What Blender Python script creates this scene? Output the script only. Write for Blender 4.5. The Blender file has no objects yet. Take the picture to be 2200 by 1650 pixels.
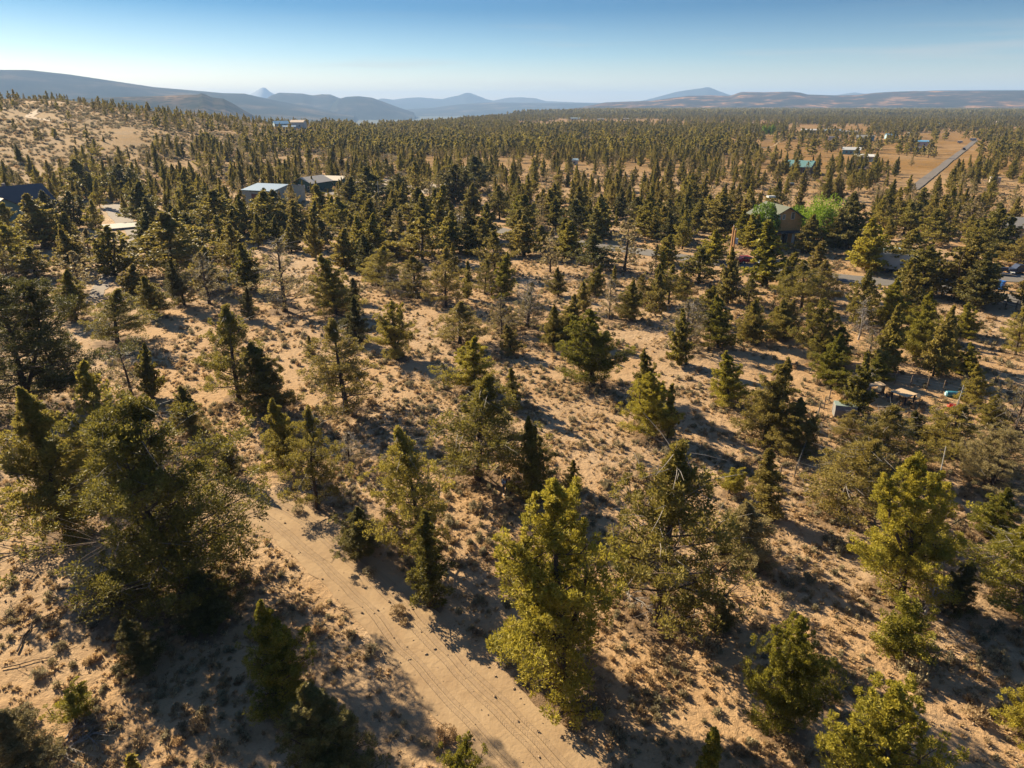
import bpy, bmesh, math
import numpy as np
from mathutils import Vector, Matrix

R = math.radians
C = bpy.context.scene.collection
sc = bpy.context.scene

# ------------------------------------------------------------------ camera
F, PITCH, CAMH = 1467.0, R(22.2), 30.0
cam_d = bpy.data.cameras.new('camera'); cam = bpy.data.objects.new('camera', cam_d); C.objects.link(cam)
cam_d.sensor_width = 36.0; cam_d.lens = 36.0 * F / 2200.0
cam_d.clip_start = 0.5; cam_d.clip_end = 80000.0
cam.location = (0, 0, CAMH); cam.rotation_euler = (R(90) - PITCH, 0, 0)
sc.camera = cam

# ------------------------------------------------------------------ light
SUN_AZ, SUN_EL = -47.0, 26.5          # degrees from +Y (negative = towards -X), elevation
SKY_STRENGTH, SUN_STRENGTH, EXPOSURE = 0.09, 5.0, 1.6
w = bpy.data.worlds.new('World'); sc.world = w; w.use_nodes = True
nt = w.node_tree; nt.nodes.clear()
out = nt.nodes.new('ShaderNodeOutputWorld'); bg = nt.nodes.new('ShaderNodeBackground')
sky = nt.nodes.new('ShaderNodeTexSky'); sky.sky_type = 'NISHITA'; sky.sun_disc = False
sky.sun_elevation = R(SUN_EL); sky.sun_rotation = R(SUN_AZ)
sky.air_density = 0.9; sky.dust_density = 0.6; sky.ozone_density = 2.0; sky.altitude = 1000
bg.inputs['Strength'].default_value = SKY_STRENGTH
# thin cirrus streaks low over the horizon, all the way round
tc = nt.nodes.new('ShaderNodeTexCoord'); mp = nt.nodes.new('ShaderNodeMapping')
mp.inputs['Scale'].default_value = (3.0, 3.0, 55.0); mp.inputs['Rotation'].default_value = (R(0.6), R(0.9), 0)
nz = nt.nodes.new('ShaderNodeTexNoise'); nz.inputs['Scale'].default_value = 1.0; nz.inputs['Detail'].default_value = 5
rp = nt.nodes.new('ShaderNodeMapRange'); rp.inputs['From Min'].default_value = 0.56; rp.inputs['From Max'].default_value = 0.80
rp.inputs['To Max'].default_value = 0.55
sx = nt.nodes.new('ShaderNodeSeparateXYZ')
band = nt.nodes.new('ShaderNodeMapRange'); band.interpolation_type = 'SMOOTHSTEP'
band.inputs['From Min'].default_value = 0.13; band.inputs['From Max'].default_value = 0.04
mul = nt.nodes.new('ShaderNodeMath'); mul.operation = 'MULTIPLY'
mx = nt.nodes.new('ShaderNodeMix'); mx.data_type = 'RGBA'; mx.blend_type = 'MIX'
mx.inputs['B'].default_value = (2.9, 2.5, 2.15, 1)
L = nt.links.new
L(tc.outputs['Generated'], mp.inputs['Vector']); L(mp.outputs[0], nz.inputs['Vector']); L(nz.outputs['Fac'], rp.inputs['Value'])
L(tc.outputs['Generated'], sx.inputs[0]); L(sx.outputs['Z'], band.inputs['Value'])
L(rp.outputs[0], mul.inputs[0]); L(band.outputs[0], mul.inputs[1]); L(mul.outputs[0], mx.inputs['Factor'])
tr_ = nt.nodes.new('ShaderNodeValToRGB'); te = tr_.color_ramp.elements      # sky tint all round: warm horizon, deep blue above, lifted overhead for added fill
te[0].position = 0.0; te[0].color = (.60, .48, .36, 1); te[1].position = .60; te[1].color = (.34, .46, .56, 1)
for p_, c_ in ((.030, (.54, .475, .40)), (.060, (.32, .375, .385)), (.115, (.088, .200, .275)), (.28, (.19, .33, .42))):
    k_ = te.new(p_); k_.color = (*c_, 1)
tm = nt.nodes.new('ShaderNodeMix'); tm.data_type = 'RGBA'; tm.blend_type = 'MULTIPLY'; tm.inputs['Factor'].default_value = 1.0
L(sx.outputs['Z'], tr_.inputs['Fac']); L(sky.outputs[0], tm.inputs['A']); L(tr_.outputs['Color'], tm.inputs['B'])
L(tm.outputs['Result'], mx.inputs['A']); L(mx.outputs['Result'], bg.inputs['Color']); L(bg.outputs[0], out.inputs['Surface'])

sun_d = bpy.data.lights.new('sun', 'SUN'); sun = bpy.data.objects.new('sun', sun_d); C.objects.link(sun)
sun_d.energy = SUN_STRENGTH; sun_d.angle = R(0.53); sun_d.color = (1.0, 0.84, 0.58)
sd = Vector((math.sin(R(SUN_AZ)) * math.cos(R(SUN_EL)), math.cos(R(SUN_AZ)) * math.cos(R(SUN_EL)), math.sin(R(SUN_EL))))
sun.rotation_euler = sd.to_track_quat('Z', 'Y').to_euler()
vs = sc.view_settings; vs.view_transform = 'Standard'; vs.look = 'None'; vs.gamma = 1.0; vs.use_curve_mapping = False
vs.exposure = EXPOSURE
cy = sc.cycles
cy.max_bounces = 6; cy.diffuse_bounces = 3; cy.glossy_bounces = 2; cy.transmission_bounces = 3; cy.volume_bounces = 0
cy.transparent_max_bounces = 6; cy.use_denoising = True; cy.caustics_reflective = False; cy.caustics_refractive = False

# ------------------------------------------------------------------ numeric helpers
def sstep(a, b, x):
    t = np.clip((np.asarray(x, float) - a) / (b - a), 0, 1); return t * t * (3 - 2 * t)
def hash2(ix, iy, seed=0):
    h = (ix.astype(np.int64) * 374761393 + iy.astype(np.int64) * 668265263 + seed * 1442695041) & 0xffffffff
    h = ((h ^ (h >> 13)) * 1274126177) & 0xffffffff
    return ((h ^ (h >> 16)) & 0xffff) / 65535.0
def vnoise(x, y, seed=0):
    x = np.asarray(x, float); y = np.asarray(y, float)
    ix = np.floor(x); iy = np.floor(y); fx = x - ix; fy = y - iy
    fx = fx * fx * (3 - 2 * fx); fy = fy * fy * (3 - 2 * fy)
    a = hash2(ix, iy, seed); b = hash2(ix + 1, iy, seed); c = hash2(ix, iy + 1, seed); d = hash2(ix + 1, iy + 1, seed)
    return (a * (1 - fx) + b * fx) * (1 - fy) + (c * (1 - fx) + d * fx) * fy
def fbm(x, y, seed=0, o=4):
    s = 0; a = .5
    for k in range(o):
        s = s + a * vnoise(np.asarray(x) * 2 ** k, np.asarray(y) * 2 ** k, seed + k); a *= .5
    return s
CREST_C = [-900, -300, 0, 150, 300, 450, 600, 700, 800]
CREST_Z = [36, 35, 34, 32.5, 26, 18, 12.5, 7, 0]
RIM_C = [-900, 450, 600, 700, 900, 1000, 1200, 1300, 3000]
RIM_D = [800, 800, 830, 980, 1250, 1600, 3000, 4500, 4500]
def hgt(x, y):
    x = np.asarray(x, float); y = np.asarray(y, float)
    d = np.hypot(x, y); az = np.arctan2(x, y)
    col = 1100 + 1584 * np.tan(np.clip(az, -1.15, 1.15))
    crest = np.interp(col, CREST_C, CREST_Z) + 2.2 * (fbm(col / 120., d / 260., 5) - .5) * sstep(250, 600, d)
    crest = np.where(np.abs(az) > 2.2, 0, crest)
    gul = 5.0 * (fbm(x / 70., y / 70., 15, 4) - .47) * sstep(330, 480, d) * (1 - sstep(600, 690, d)) * (1 - sstep(350, 620, col)) * (np.abs(az) < 1.4)
    up = sstep(300, 700, d)
    rim = np.interp(col, RIM_C, RIM_D)
    w = 1 - sstep(1270, 1450, col)
    dn = sstep(rim * 0.93, rim * 1.05 + 800, d)
    z = gul + crest * up * (1 - dn) - 88 * dn * w
    z = z + 0.5 * (fbm(x / 38., y / 38., 11, 3) - .45) * sstep(8, 40, d) * 2 + 2.0 * (fbm(x / 330., y / 330., 21, 3) - .45) * sstep(150, 500, d)
    return z
def H1(x, y): return float(hgt(x, y))
cP, sP = math.cos(PITCH), math.sin(PITCH)
def ray(px, py):
    a = (px - 1100) / F; b = (825 - py) / F
    return np.array([a, cP + sP * b, -sP + cP * b])
def at(px, py, far=6000):
    d = ray(px, py); ts = np.geomspace(15, far, 900)
    P = d[None] * ts[:, None]; g = P[:, 2] + CAMH - hgt(P[:, 0], P[:, 1])
    k = np.argmax(g < 0)
    if g[k] >= 0: k = len(ts) - 1
    if k > 0:
        t0, t1 = ts[k - 1], ts[k]; g0, g1 = g[k - 1], g[k]
        t = t0 + (t1 - t0) * (g0 / (g0 - g1) if g0 != g1 else 0)
    else: t = ts[0]
    x, y = d[0] * t, d[1] * t
    return Vector((x, y, H1(x, y)))
def depth(x, y, z): return y * cP - (z - CAMH) * sP
def proj(x, y, z):
    dz = z - CAMH; de = np.maximum(y * cP - dz * sP, .01)
    return 1100 + F * x / de, 825 - F * (dz * cP + y * sP) / de
def top_z(p, ty):
    k = (825 - ty) / F
    return CAMH + p.y * (k * cP - sP) / (cP + k * sP)

# ------------------------------------------------------------------ materials
def mat(name, col=(.5, .5, .5), rough=.8, metal=0., noise=0., nscale=8., bump=0., bscale=20.):
    m = bpy.data.materials.new(name); m.use_nodes = True
    n = m.node_tree.nodes; l = m.node_tree.links; b = n['Principled BSDF']
    b.inputs['Base Color'].default_value = (*col, 1); b.inputs['Roughness'].default_value = rough; b.inputs['Metallic'].default_value = metal
    if noise:
        t = n.new('ShaderNodeTexCoord'); z = n.new('ShaderNodeTexNoise'); z.inputs['Scale'].default_value = nscale; z.inputs['Detail'].default_value = 6
        r = n.new('ShaderNodeMix'); r.data_type = 'RGBA'
        r.inputs['A'].default_value = (*[c * (1 - noise) for c in col], 1); r.inputs['B'].default_value = (*[min(1, c * (1 + noise)) for c in col], 1)
        l.new(t.outputs['Object'], z.inputs['Vector']); l.new(z.outputs['Fac'], r.inputs['Factor']); l.new(r.outputs['Result'], b.inputs['Base Color'])
        if bump:
            z2 = n.new('ShaderNodeTexNoise'); z2.inputs['Scale'].default_value = bscale
            bp = n.new('ShaderNodeBump'); bp.inputs['Distance'].default_value = bump
            l.new(t.outputs['Object'], z2.inputs['Vector']); l.new(z2.outputs['Fac'], bp.inputs['Height']); l.new(bp.outputs[0], b.inputs['Normal'])
    return m
def nodeset(m): return m.node_tree.nodes, m.node_tree.links, m.node_tree.nodes['Principled BSDF']
def ramp(n, stops):
    r = n.new('ShaderNodeValToRGB'); e = r.color_ramp.elements
    while len(e) > 1: e.remove(e[-1])
    e[0].position = stops[0][0]; e[0].color = (*stops[0][1], 1)
    for p, c in stops[1:]:
        k = e.new(p); k.color = (*c, 1)
    return r
def noise(n, l, vec, scale, detail=5, rough=.55):
    z = n.new('ShaderNodeTexNoise'); z.inputs['Scale'].default_value = scale; z.inputs['Detail'].default_value = detail
    z.inputs['Roughness'].default_value = rough; l.new(vec, z.inputs['Vector']); return z.outputs['Fac']
def mixc(n, l, fac, a, b, blend='MIX'):
    m = n.new('ShaderNodeMix'); m.data_type = 'RGBA'; m.blend_type = blend
    for s, v in (('Factor', fac), ('A', a), ('B', b)):
        if isinstance(v, (int, float)): m.inputs[s].default_value = v
        elif isinstance(v, tuple): m.inputs[s].default_value = (*v, 1)
        else: l.new(v, m.inputs[s])
    return m.outputs['Result']
def mrange(n, l, v, a, b, c=0., d=1.):
    m = n.new('ShaderNodeMapRange'); l.new(v, m.inputs['Value'])
    for k, q in zip(('From Min', 'From Max', 'To Min', 'To Max'), (a, b, c, d)): m.inputs[k].default_value = q
    return m.outputs[0]
def mth(n, l, op, a, b=None):
    m = n.new('ShaderNodeMath'); m.operation = op
    for i, v in enumerate((a, b)):
        if v is None: continue
        if isinstance(v, (int, float)): m.inputs[i].default_value = v
        else: l.new(v, m.inputs[i])
    return m.outputs[0]

def leaf_mat(name, dark, mid, light, trans=.25, hue=.5, brown=None):
    m = bpy.data.materials.new(name); m.use_nodes = True; n, l, b = nodeset(m)
    a = n.new('ShaderNodeAttribute'); a.attribute_name = 'tone'
    oi = n.new('ShaderNodeObjectInfo')
    f = mth(n, l, 'ADD', a.outputs['Fac'], mrange(n, l, oi.outputs['Random'], 0, 1, -.22, .22))
    st = [(0.05, dark), (.5, mid), (.92, light)]
    r = ramp(n, st); l.new(f, r.inputs['Fac'])
    col = r.outputs['Color']
    if brown:
        q = mth(n, l, 'FRACT', mth(n, l, 'MULTIPLY', oi.outputs['Random'], 7.31))
        col = mixc(n, l, mrange(n, l, q, 0.35, 1.0, 0, hue), col, brown)
    l.new(col, b.inputs['Base Color']); b.inputs['Roughness'].default_value = .6
    b.inputs['Specular IOR Level'].default_value = .25
    tr = n.new('ShaderNodeBsdfTranslucent'); l.new(col, tr.inputs['Color'])
    mx = n.new('ShaderNodeMixShader'); mx.inputs[0].default_value = trans
    l.new(b.outputs[0], mx.inputs[1]); l.new(tr.outputs[0], mx.inputs[2]); l.new(mx.outputs[0], n['Material Output'].inputs['Surface'])
    return m
M = {}
M['leaf'] = leaf_mat('juniper_foliage', (0.127, 0.113, 0.022), (0.281, 0.232, 0.043), (0.457, 0.361, 0.068), .45, .45, (0.262, 0.186, 0.063))
M['leaf_bright'] = leaf_mat('bright_juniper_foliage', (0.140, 0.136, 0.018), (0.346, 0.294, 0.037), (0.568, 0.452, 0.056), .46, .15, (0.317, 0.243, 0.048))  # brighter, yellower foliage tint
M['leaf_grey'] = leaf_mat('thin_juniper_foliage', (0.177, 0.144, 0.058), (0.300, 0.244, 0.105), (0.456, 0.362, 0.159), .42, .5, (0.275, 0.201, 0.108))
M['leaf_dark'] = leaf_mat('dark_juniper_foliage', (0.077, 0.076, 0.022), (0.170, 0.152, 0.041), (0.305, 0.250, 0.062), .38, .3, (0.191, 0.140, 0.054))  # darker foliage tint
M['leaf_lime'] = leaf_mat('broadleaf_foliage', (.08, .14, .012), (.19, .28, .02), (.33, .42, .04), .42, .1, (.2, .3, .02))
M['sage'] = leaf_mat('sagebrush_foliage', (0.125, 0.110, 0.060), (0.312, 0.268, 0.168), (0.525, 0.451, 0.288), .30, .4, (0.375, 0.281, 0.144))
M['straw'] = leaf_mat('dry_bunchgrass', (0.220, 0.154, 0.088), (0.440, 0.319, 0.176), (0.600, 0.453, 0.264), .42, .35, (0.460, 0.258, 0.110))
M['twig'] = leaf_mat('grey_dead_twigs', (.10, .085, .075), (.22, .195, .175), (.38, .34, .31), .0, .1, (.2, .17, .14))
M['bark'] = mat('juniper_bark', (.075, .048, .033), .95, noise=.45, nscale=6, bump=.03, bscale=30)
M['deadwood'] = mat('weathered_wood', (.30, .27, .245), .9, noise=.3, nscale=9)

def ground_mat():
    m = bpy.data.materials.new('dry_sandy_soil'); m.use_nodes = True; n, l, b = nodeset(m)
    g = n.new('ShaderNodeNewGeometry').outputs['Position']
    big = noise(n, l, g, .035, 6); med = noise(n, l, g, .35, 6, .6); fine = noise(n, l, g, 3.2, 6, .7); grain = noise(n, l, g, 22., 3)
    r1 = ramp(n, [(.30, (0.287, 0.185, 0.102)), (.50, (0.354, 0.238, 0.137)), (.72, (0.427, 0.299, 0.183))]); l.new(med, r1.inputs['Fac'])
    c = mixc(n, l, mrange(n, l, big, .42, .62, 0, .8), r1.outputs['Color'], (0.390, 0.232, 0.104))
    # litter of dead grass and duff
    c = mixc(n, l, mrange(n, l, fine, .54, .66, 0, .55), c, (.16, .115, .07))
    c = mixc(n, l, mrange(n, l, grain, .55, .75, 0, .5), c, (.41, .30, .195))
    c = mixc(n, l, mrange(n, l, grain, .45, .30, 0, .5), c, (.17, .12, .08))
    # low dry tufts over open land further off
    vo = n.new('ShaderNodeTexVoronoi'); vo.inputs['Scale'].default_value = .55; l.new(g, vo.inputs['Vector'])
    ln = n.new('ShaderNodeVectorMath'); ln.operation = 'LENGTH'; l.new(g, ln.inputs[0]); dist = ln.outputs['Value']
    sp = mth(n, l, 'MULTIPLY', mrange(n, l, vo.outputs['Distance'], .42, .22), mrange(n, l, dist, 130, 260, 0, .65))
    c = mixc(n, l, sp, c, (.17, .14, .07))
    # golden grass on the hill and the fields
    gold = mth(n, l, 'MULTIPLY', mrange(n, l, dist, 230, 430, 0, .9), mrange(n, l, noise(n, l, g, .012, 5), .30, .52, .35, 1))
    c = mixc(n, l, gold, c, (.21, .108, .020))
    vo2 = n.new('ShaderNodeTexVoronoi'); vo2.inputs['Scale'].default_value = .16; l.new(g, vo2.inputs['Vector'])
    c = mixc(n, l, mth(n, l, 'MULTIPLY', mrange(n, l, vo2.outputs['Distance'], .42, .20), mrange(n, l, dist, 300, 450, 0, .5)), c, (.13, .085, .035))
    c = mixc(n, l, mth(n, l, 'MULTIPLY', mrange(n, l, noise(n, l, g, .05, 7, .7), .48, .62), mrange(n, l, dist, 200, 400, 0, .7)), c, (.15, .090, .036))
    # far plain is covered in juniper and sage too small to pick out
    fw = noise(n, l, g, .0035, 7, .65)
    c = mixc(n, l, mth(n, l, 'MULTIPLY', mrange(n, l, dist, 2600, 4200, 0, 1), mrange(n, l, fw, .36, .50, .25, 1)), c, (.045, .05, .024))
    sz = n.new('ShaderNodeSeparateXYZ'); l.new(g, sz.inputs[0])
    c = mixc(n, l, mth(n, l, 'MULTIPLY', mrange(n, l, sz.outputs['Z'], -8, -25, 0, .92), mrange(n, l, noise(n, l, g, .002, 7, .6), .62, .50, .2, 1)), c, (.05, .055, .03))
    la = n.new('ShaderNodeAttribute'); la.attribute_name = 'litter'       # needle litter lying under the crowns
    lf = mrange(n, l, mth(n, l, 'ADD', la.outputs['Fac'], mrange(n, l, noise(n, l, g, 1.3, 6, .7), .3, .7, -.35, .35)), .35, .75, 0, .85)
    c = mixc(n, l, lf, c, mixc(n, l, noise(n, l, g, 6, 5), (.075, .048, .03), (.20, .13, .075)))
    l.new(c, b.inputs['Base Color']); b.inputs['Roughness'].default_value = .95; b.inputs['Specular IOR Level'].default_value = .15
    bp = n.new('ShaderNodeBump'); bp.inputs['Distance'].default_value = .22; bp.inputs['Strength'].default_value = .9
    bp2 = n.new('ShaderNodeBump'); bp2.inputs['Distance'].default_value = .035; bp2.inputs['Strength'].default_value = .9
    l.new(noise(n, l, g, 1.7, 6, .65), bp.inputs['Height']); l.new(noise(n, l, g, 11., 4, .6), bp2.inputs['Height'])
    l.new(bp.outputs[0], bp2.inputs['Normal']); l.new(bp2.outputs[0], b.inputs['Normal'])
    return m
M['ground'] = ground_mat()

# ------------------------------------------------------------------ object helpers
def tag(o, label=None, cat=None, group=None, kind=None):
    if label: o['label'] = label
    if cat: o['category'] = cat
    if group: o['group'] = group
    if kind: o['kind'] = kind
    return o
def link(name, me, parent=None, loc=None, rz=None):
    o = bpy.data.objects.new(name, me); C.objects.link(o)
    if parent is not None: o.parent = parent
    if loc is not None: o.location = loc
    if rz is not None: o.rotation_euler = (0, 0, rz)
    return o
def thing(name, label, cat, loc=(0, 0, 0), rz=0, group=None):
    return tag(link(name, None, loc=loc, rz=rz), label, cat, group)
def mesh_np(name, V, Fc, mats, midx=None, tone=None, smooth=False):
    """V n x 3; Fc: list of arrays (k x 3 or k x 4)"""
    me = bpy.data.meshes.new(name)
    V = np.asarray(V, np.float32); nf = sum(len(f) for f in Fc); nl = sum(f.size for f in Fc)
    me.vertices.add(len(V)); me.vertices.foreach_set('co', V.ravel())
    me.loops.add(nl); me.polygons.add(nf)
    me.loops.foreach_set('vertex_index', np.concatenate([np.asarray(f, np.int32).ravel() for f in Fc]))
    tot = np.concatenate([np.full(len(f), f.shape[1], np.int32) for f in Fc])
    st = np.concatenate([[0], np.cumsum(tot)[:-1]]).astype(np.int32)
    me.polygons.foreach_set('loop_start', st)
    try: me.polygons.foreach_set('loop_total', tot)
    except Exception: pass
    for m in mats: me.materials.append(m)
    if midx is not None: me.polygons.foreach_set('material_index', np.asarray(midx, np.int32))
    me.update(calc_edges=True)
    if tone is not None:
        a = me.attributes.new('tone', 'FLOAT', 'FACE'); a.data.foreach_set('value', np.asarray(tone, np.float32))
    me.polygons.foreach_set('use_smooth', np.full(nf, smooth, bool))
    return me
class MB:
    """collects simple shapes; build() links them as one mesh object"""
    def __init__(s): s.v = []; s.f = []; s.m = []; s.mi = 0
    def add(s, vs, fs):
        k = len(s.v); s.v += [tuple(v) for v in vs]; s.f += [tuple(i + k for i in f) for f in fs]; s.m += [s.mi] * len(fs); return s
    def box(s, x0, x1, y0, y1, z0, z1):
        return s.add([(x0, y0, z0), (x1, y0, z0), (x1, y1, z0), (x0, y1, z0), (x0, y0, z1), (x1, y0, z1), (x1, y1, z1), (x0, y1, z1)],
                     [(0, 3, 2, 1), (4, 5, 6, 7), (0, 1, 5, 4), (1, 2, 6, 5), (2, 3, 7, 6), (3, 0, 4, 7)])
    def prism(s, prof, y0, y1):            # prof in (x,z), extruded along y
        n = len(prof); return s.add([(x, y0, z) for x, z in prof] + [(x, y1, z) for x, z in prof],
            [tuple(range(n)), tuple(range(2 * n - 1, n - 1, -1))] + [(i, i + n, (i + 1) % n + n, (i + 1) % n) for i in range(n)])
    def tube(s, pts, rad, sides=8, cap=True):
        pts = [Vector(p) for p in pts]; rad = rad if isinstance(rad, (list, tuple)) else [rad] * len(pts); V = []; n = len(pts)
        for i, p in enumerate(pts):
            t = (pts[min(i + 1, n - 1)] - pts[max(i - 1, 0)]).normalized()
            a = t.cross(Vector((0, 0, 1)) if abs(t.z) < .9 else Vector((1, 0, 0))).normalized(); b = t.cross(a)
            for k in range(sides):
                q = 2 * math.pi * k / sides; V.append(p + (a * math.cos(q) + b * math.sin(q)) * rad[i])
        fs = [(i * sides + k, i * sides + (k + 1) % sides, (i + 1) * sides + (k + 1) % sides, (i + 1) * sides + k) for i in range(n - 1) for k in range(sides)]
        if cap: fs += [tuple(range(sides - 1, -1, -1)), tuple((n - 1) * sides + k for k in range(sides))]
        return s.add(V, fs)
    def blob(s, c, r, seg=10, rings=7):
        c = Vector(c); r = r if isinstance(r, (tuple, list)) else (r, r, r); V = [c + Vector((0, 0, -r[2]))]
        for i in range(1, rings):
            a = -math.pi / 2 + math.pi * i / rings
            for k in range(seg):
                q = 2 * math.pi * k / seg; V.append(c + Vector((r[0] * math.cos(a) * math.cos(q), r[1] * math.cos(a) * math.sin(q), r[2] * math.sin(a))))
        V.append(c + Vector((0, 0, r[2]))); T = len(V) - 1; fs = [(0, 1 + (k + 1) % seg, 1 + k) for k in range(seg)]
        for i in range(rings - 2):
            for k in range(seg): a = 1 + i * seg; fs.append((a + k, a + (k + 1) % seg, a + seg + (k + 1) % seg, a + seg + k))
        a = 1 + (rings - 2) * seg; fs += [(a + k, a + (k + 1) % seg, T) for k in range(seg)]
        return s.add(V, fs)
    def mesh(s, name, mats, smooth=False):
        me = bpy.data.meshes.new(name); me.from_pydata(s.v, [], s.f); me.update()
        for m in (mats if isinstance(mats, (list, tuple)) else [mats]): me.materials.append(m)
        me.polygons.foreach_set('material_index', s.m)
        if smooth: me.polygons.foreach_set('use_smooth', [True] * len(s.f))
        return me
    def build(s, name, mats, parent=None, loc=None, rz=None, smooth=False):
        return link(name, s.mesh(name, mats, smooth), parent, loc, rz)
def B(*a): return MB().box(*a)

def scatter(name, P, rz, scl, vi, srcs, label, cat=None):
    """one object of kind stuff: copies of the source meshes standing on the points"""
    col = bpy.data.collections.new(name + '_sources')
    for o in srcs: col.objects.link(o)
    me = bpy.data.meshes.new(name); me.vertices.add(len(P)); me.vertices.foreach_set('co', np.asarray(P, np.float32).ravel())
    for an, ty, dv in (('rz', 'FLOAT', rz), ('sc', 'FLOAT', scl), ('vi', 'INT', vi)):
        a = me.attributes.new(an, ty, 'POINT'); a.data.foreach_set('value', np.asarray(dv, np.float32 if ty == 'FLOAT' else np.int32))
    o = link(name, me); ng = bpy.data.node_groups.new(name, 'GeometryNodeTree')
    ng.interface.new_socket('Geometry', in_out='INPUT', socket_type='NodeSocketGeometry')
    ng.interface.new_socket('Geometry', in_out='OUTPUT', socket_type='NodeSocketGeometry')
    N = ng.nodes; K = ng.links.new; gi = N.new('NodeGroupInput'); go = N.new('NodeGroupOutput')
    ip = N.new('GeometryNodeInstanceOnPoints'); ci = N.new('GeometryNodeCollectionInfo')
    ci.inputs['Collection'].default_value = col; ci.inputs['Separate Children'].default_value = True; ci.inputs['Reset Children'].default_value = True
    ip.inputs['Pick Instance'].default_value = True
    def na(nm, ty):
        q = N.new('GeometryNodeInputNamedAttribute'); q.data_type = ty; q.inputs['Name'].default_value = nm
        return q.outputs['Attribute']
    cx = N.new('ShaderNodeCombineXYZ'); K(na('rz', 'FLOAT'), cx.inputs['Z'])
    K(gi.outputs[0], ip.inputs['Points']); K(ci.outputs[0], ip.inputs['Instance']); K(cx.outputs[0], ip.inputs['Rotation'])
    K(na('sc', 'FLOAT'), ip.inputs['Scale']); K(na('vi', 'INT'), ip.inputs['Instance Index']); K(ip.outputs[0], go.inputs[0])
    md = o.modifiers.new('scatter', 'NODES'); md.node_group = ng
    return tag(o, label, cat, kind='stuff')

# ------------------------------------------------------------------ terrain
def build_ground():
    rs = np.concatenate([[0.01], np.geomspace(3, 19000, 360)])
    fr = np.arange(-52, 52.01, .42); bk = np.arange(57, 308, 5.0); az = np.concatenate([fr, bk]); na = len(az)
    A, Rr = np.meshgrid(np.radians(az), rs); X = Rr * np.sin(A); Y = Rr * np.cos(A); Z = hgt(X, Y)
    V = np.stack([X, Y, Z], -1).reshape(-1, 3)
    i, j = np.meshgrid(np.arange(len(rs) - 1), np.arange(na), indexing='ij'); j2 = (j + 1) % na
    Q = np.stack([i * na + j, (i + 1) * na + j, (i + 1) * na + j2, i * na + j2], -1).reshape(-1, 4)
    me = mesh_np('ground', V, [Q], [M['ground']], smooth=True)
    me.flip_normals()
    return tag(link('ground', me), 'dry sandy juniper country with tan soil and golden grass', kind='structure')
GROUND = build_ground()

def ribbon(name, pts, wid, m, label, lift=.04, step=.7, nx=8, jit=.25, smooth_n=3, kind='structure'):
    """a strip draped on the ground; pts world xy"""
    P = np.array([[p.x, p.y] for p in pts]); W = np.array(wid, float)
    for _ in range(smooth_n):       # Chaikin
        Q = [P[0]]; q = [W[0]]
        for a, b, c, d in zip(P[:-1], P[1:], W[:-1], W[1:]):
            Q += [a * .75 + b * .25, a * .25 + b * .75]; q += [c * .75 + d * .25, c * .25 + d * .75]
        P = np.array(Q + [P[-1]]); W = np.array(q + [W[-1]])
    s = np.concatenate([[0], np.cumsum(np.hypot(*np.diff(P, axis=0).T))]); n = max(2, int(s[-1] / step))
    ss = np.linspace(0, s[-1], n); X = np.interp(ss, s, P[:, 0]); Y = np.interp(ss, s, P[:, 1]); W = np.interp(ss, s, W)
    tx = np.gradient(X); ty = np.gradient(Y); L_ = np.hypot(tx, ty); nxv, nyv = ty / L_, -tx / L_
    U = np.linspace(-.5, .5, nx + 1)
    off = U[None] * W[:, None]
    e = (fbm(ss / 1.3, ss * 0 + 3.3, 7, 4) - .47) * jit * 2; e2 = (fbm(ss / 1.3, ss * 0 + 9.1, 8, 4) - .47) * jit * 2
    off = off + e[:, None] * np.clip(U * 2, 0, 1)[None] ** 2 - e2[:, None] * np.clip(-U * 2, 0, 1)[None] ** 2
    VX = X[:, None] + nxv[:, None] * off; VY = Y[:, None] + nyv[:, None] * off; VZ = hgt(VX, VY) + lift
    V = np.stack([VX, VY, VZ], -1).reshape(-1, 3); k = nx + 1
    i, j = np.meshgrid(np.arange(n - 1), np.arange(nx), indexing='ij')
    Q = np.stack([i * k + j, i * k + j + 1, (i + 1) * k + j + 1, (i + 1) * k + j], -1).reshape(-1, 4)
    me = mesh_np(name, V, [Q], [m], smooth=True); uv = me.uv_layers.new(name='UVMap')
    vid = Q.ravel(); UU = np.stack([off[vid // k, vid % k] , ss[vid // k]], -1).astype(np.float32); uv.data.foreach_set('uv', UU.ravel())
    return tag(link(name, me), label, kind=kind)

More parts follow.
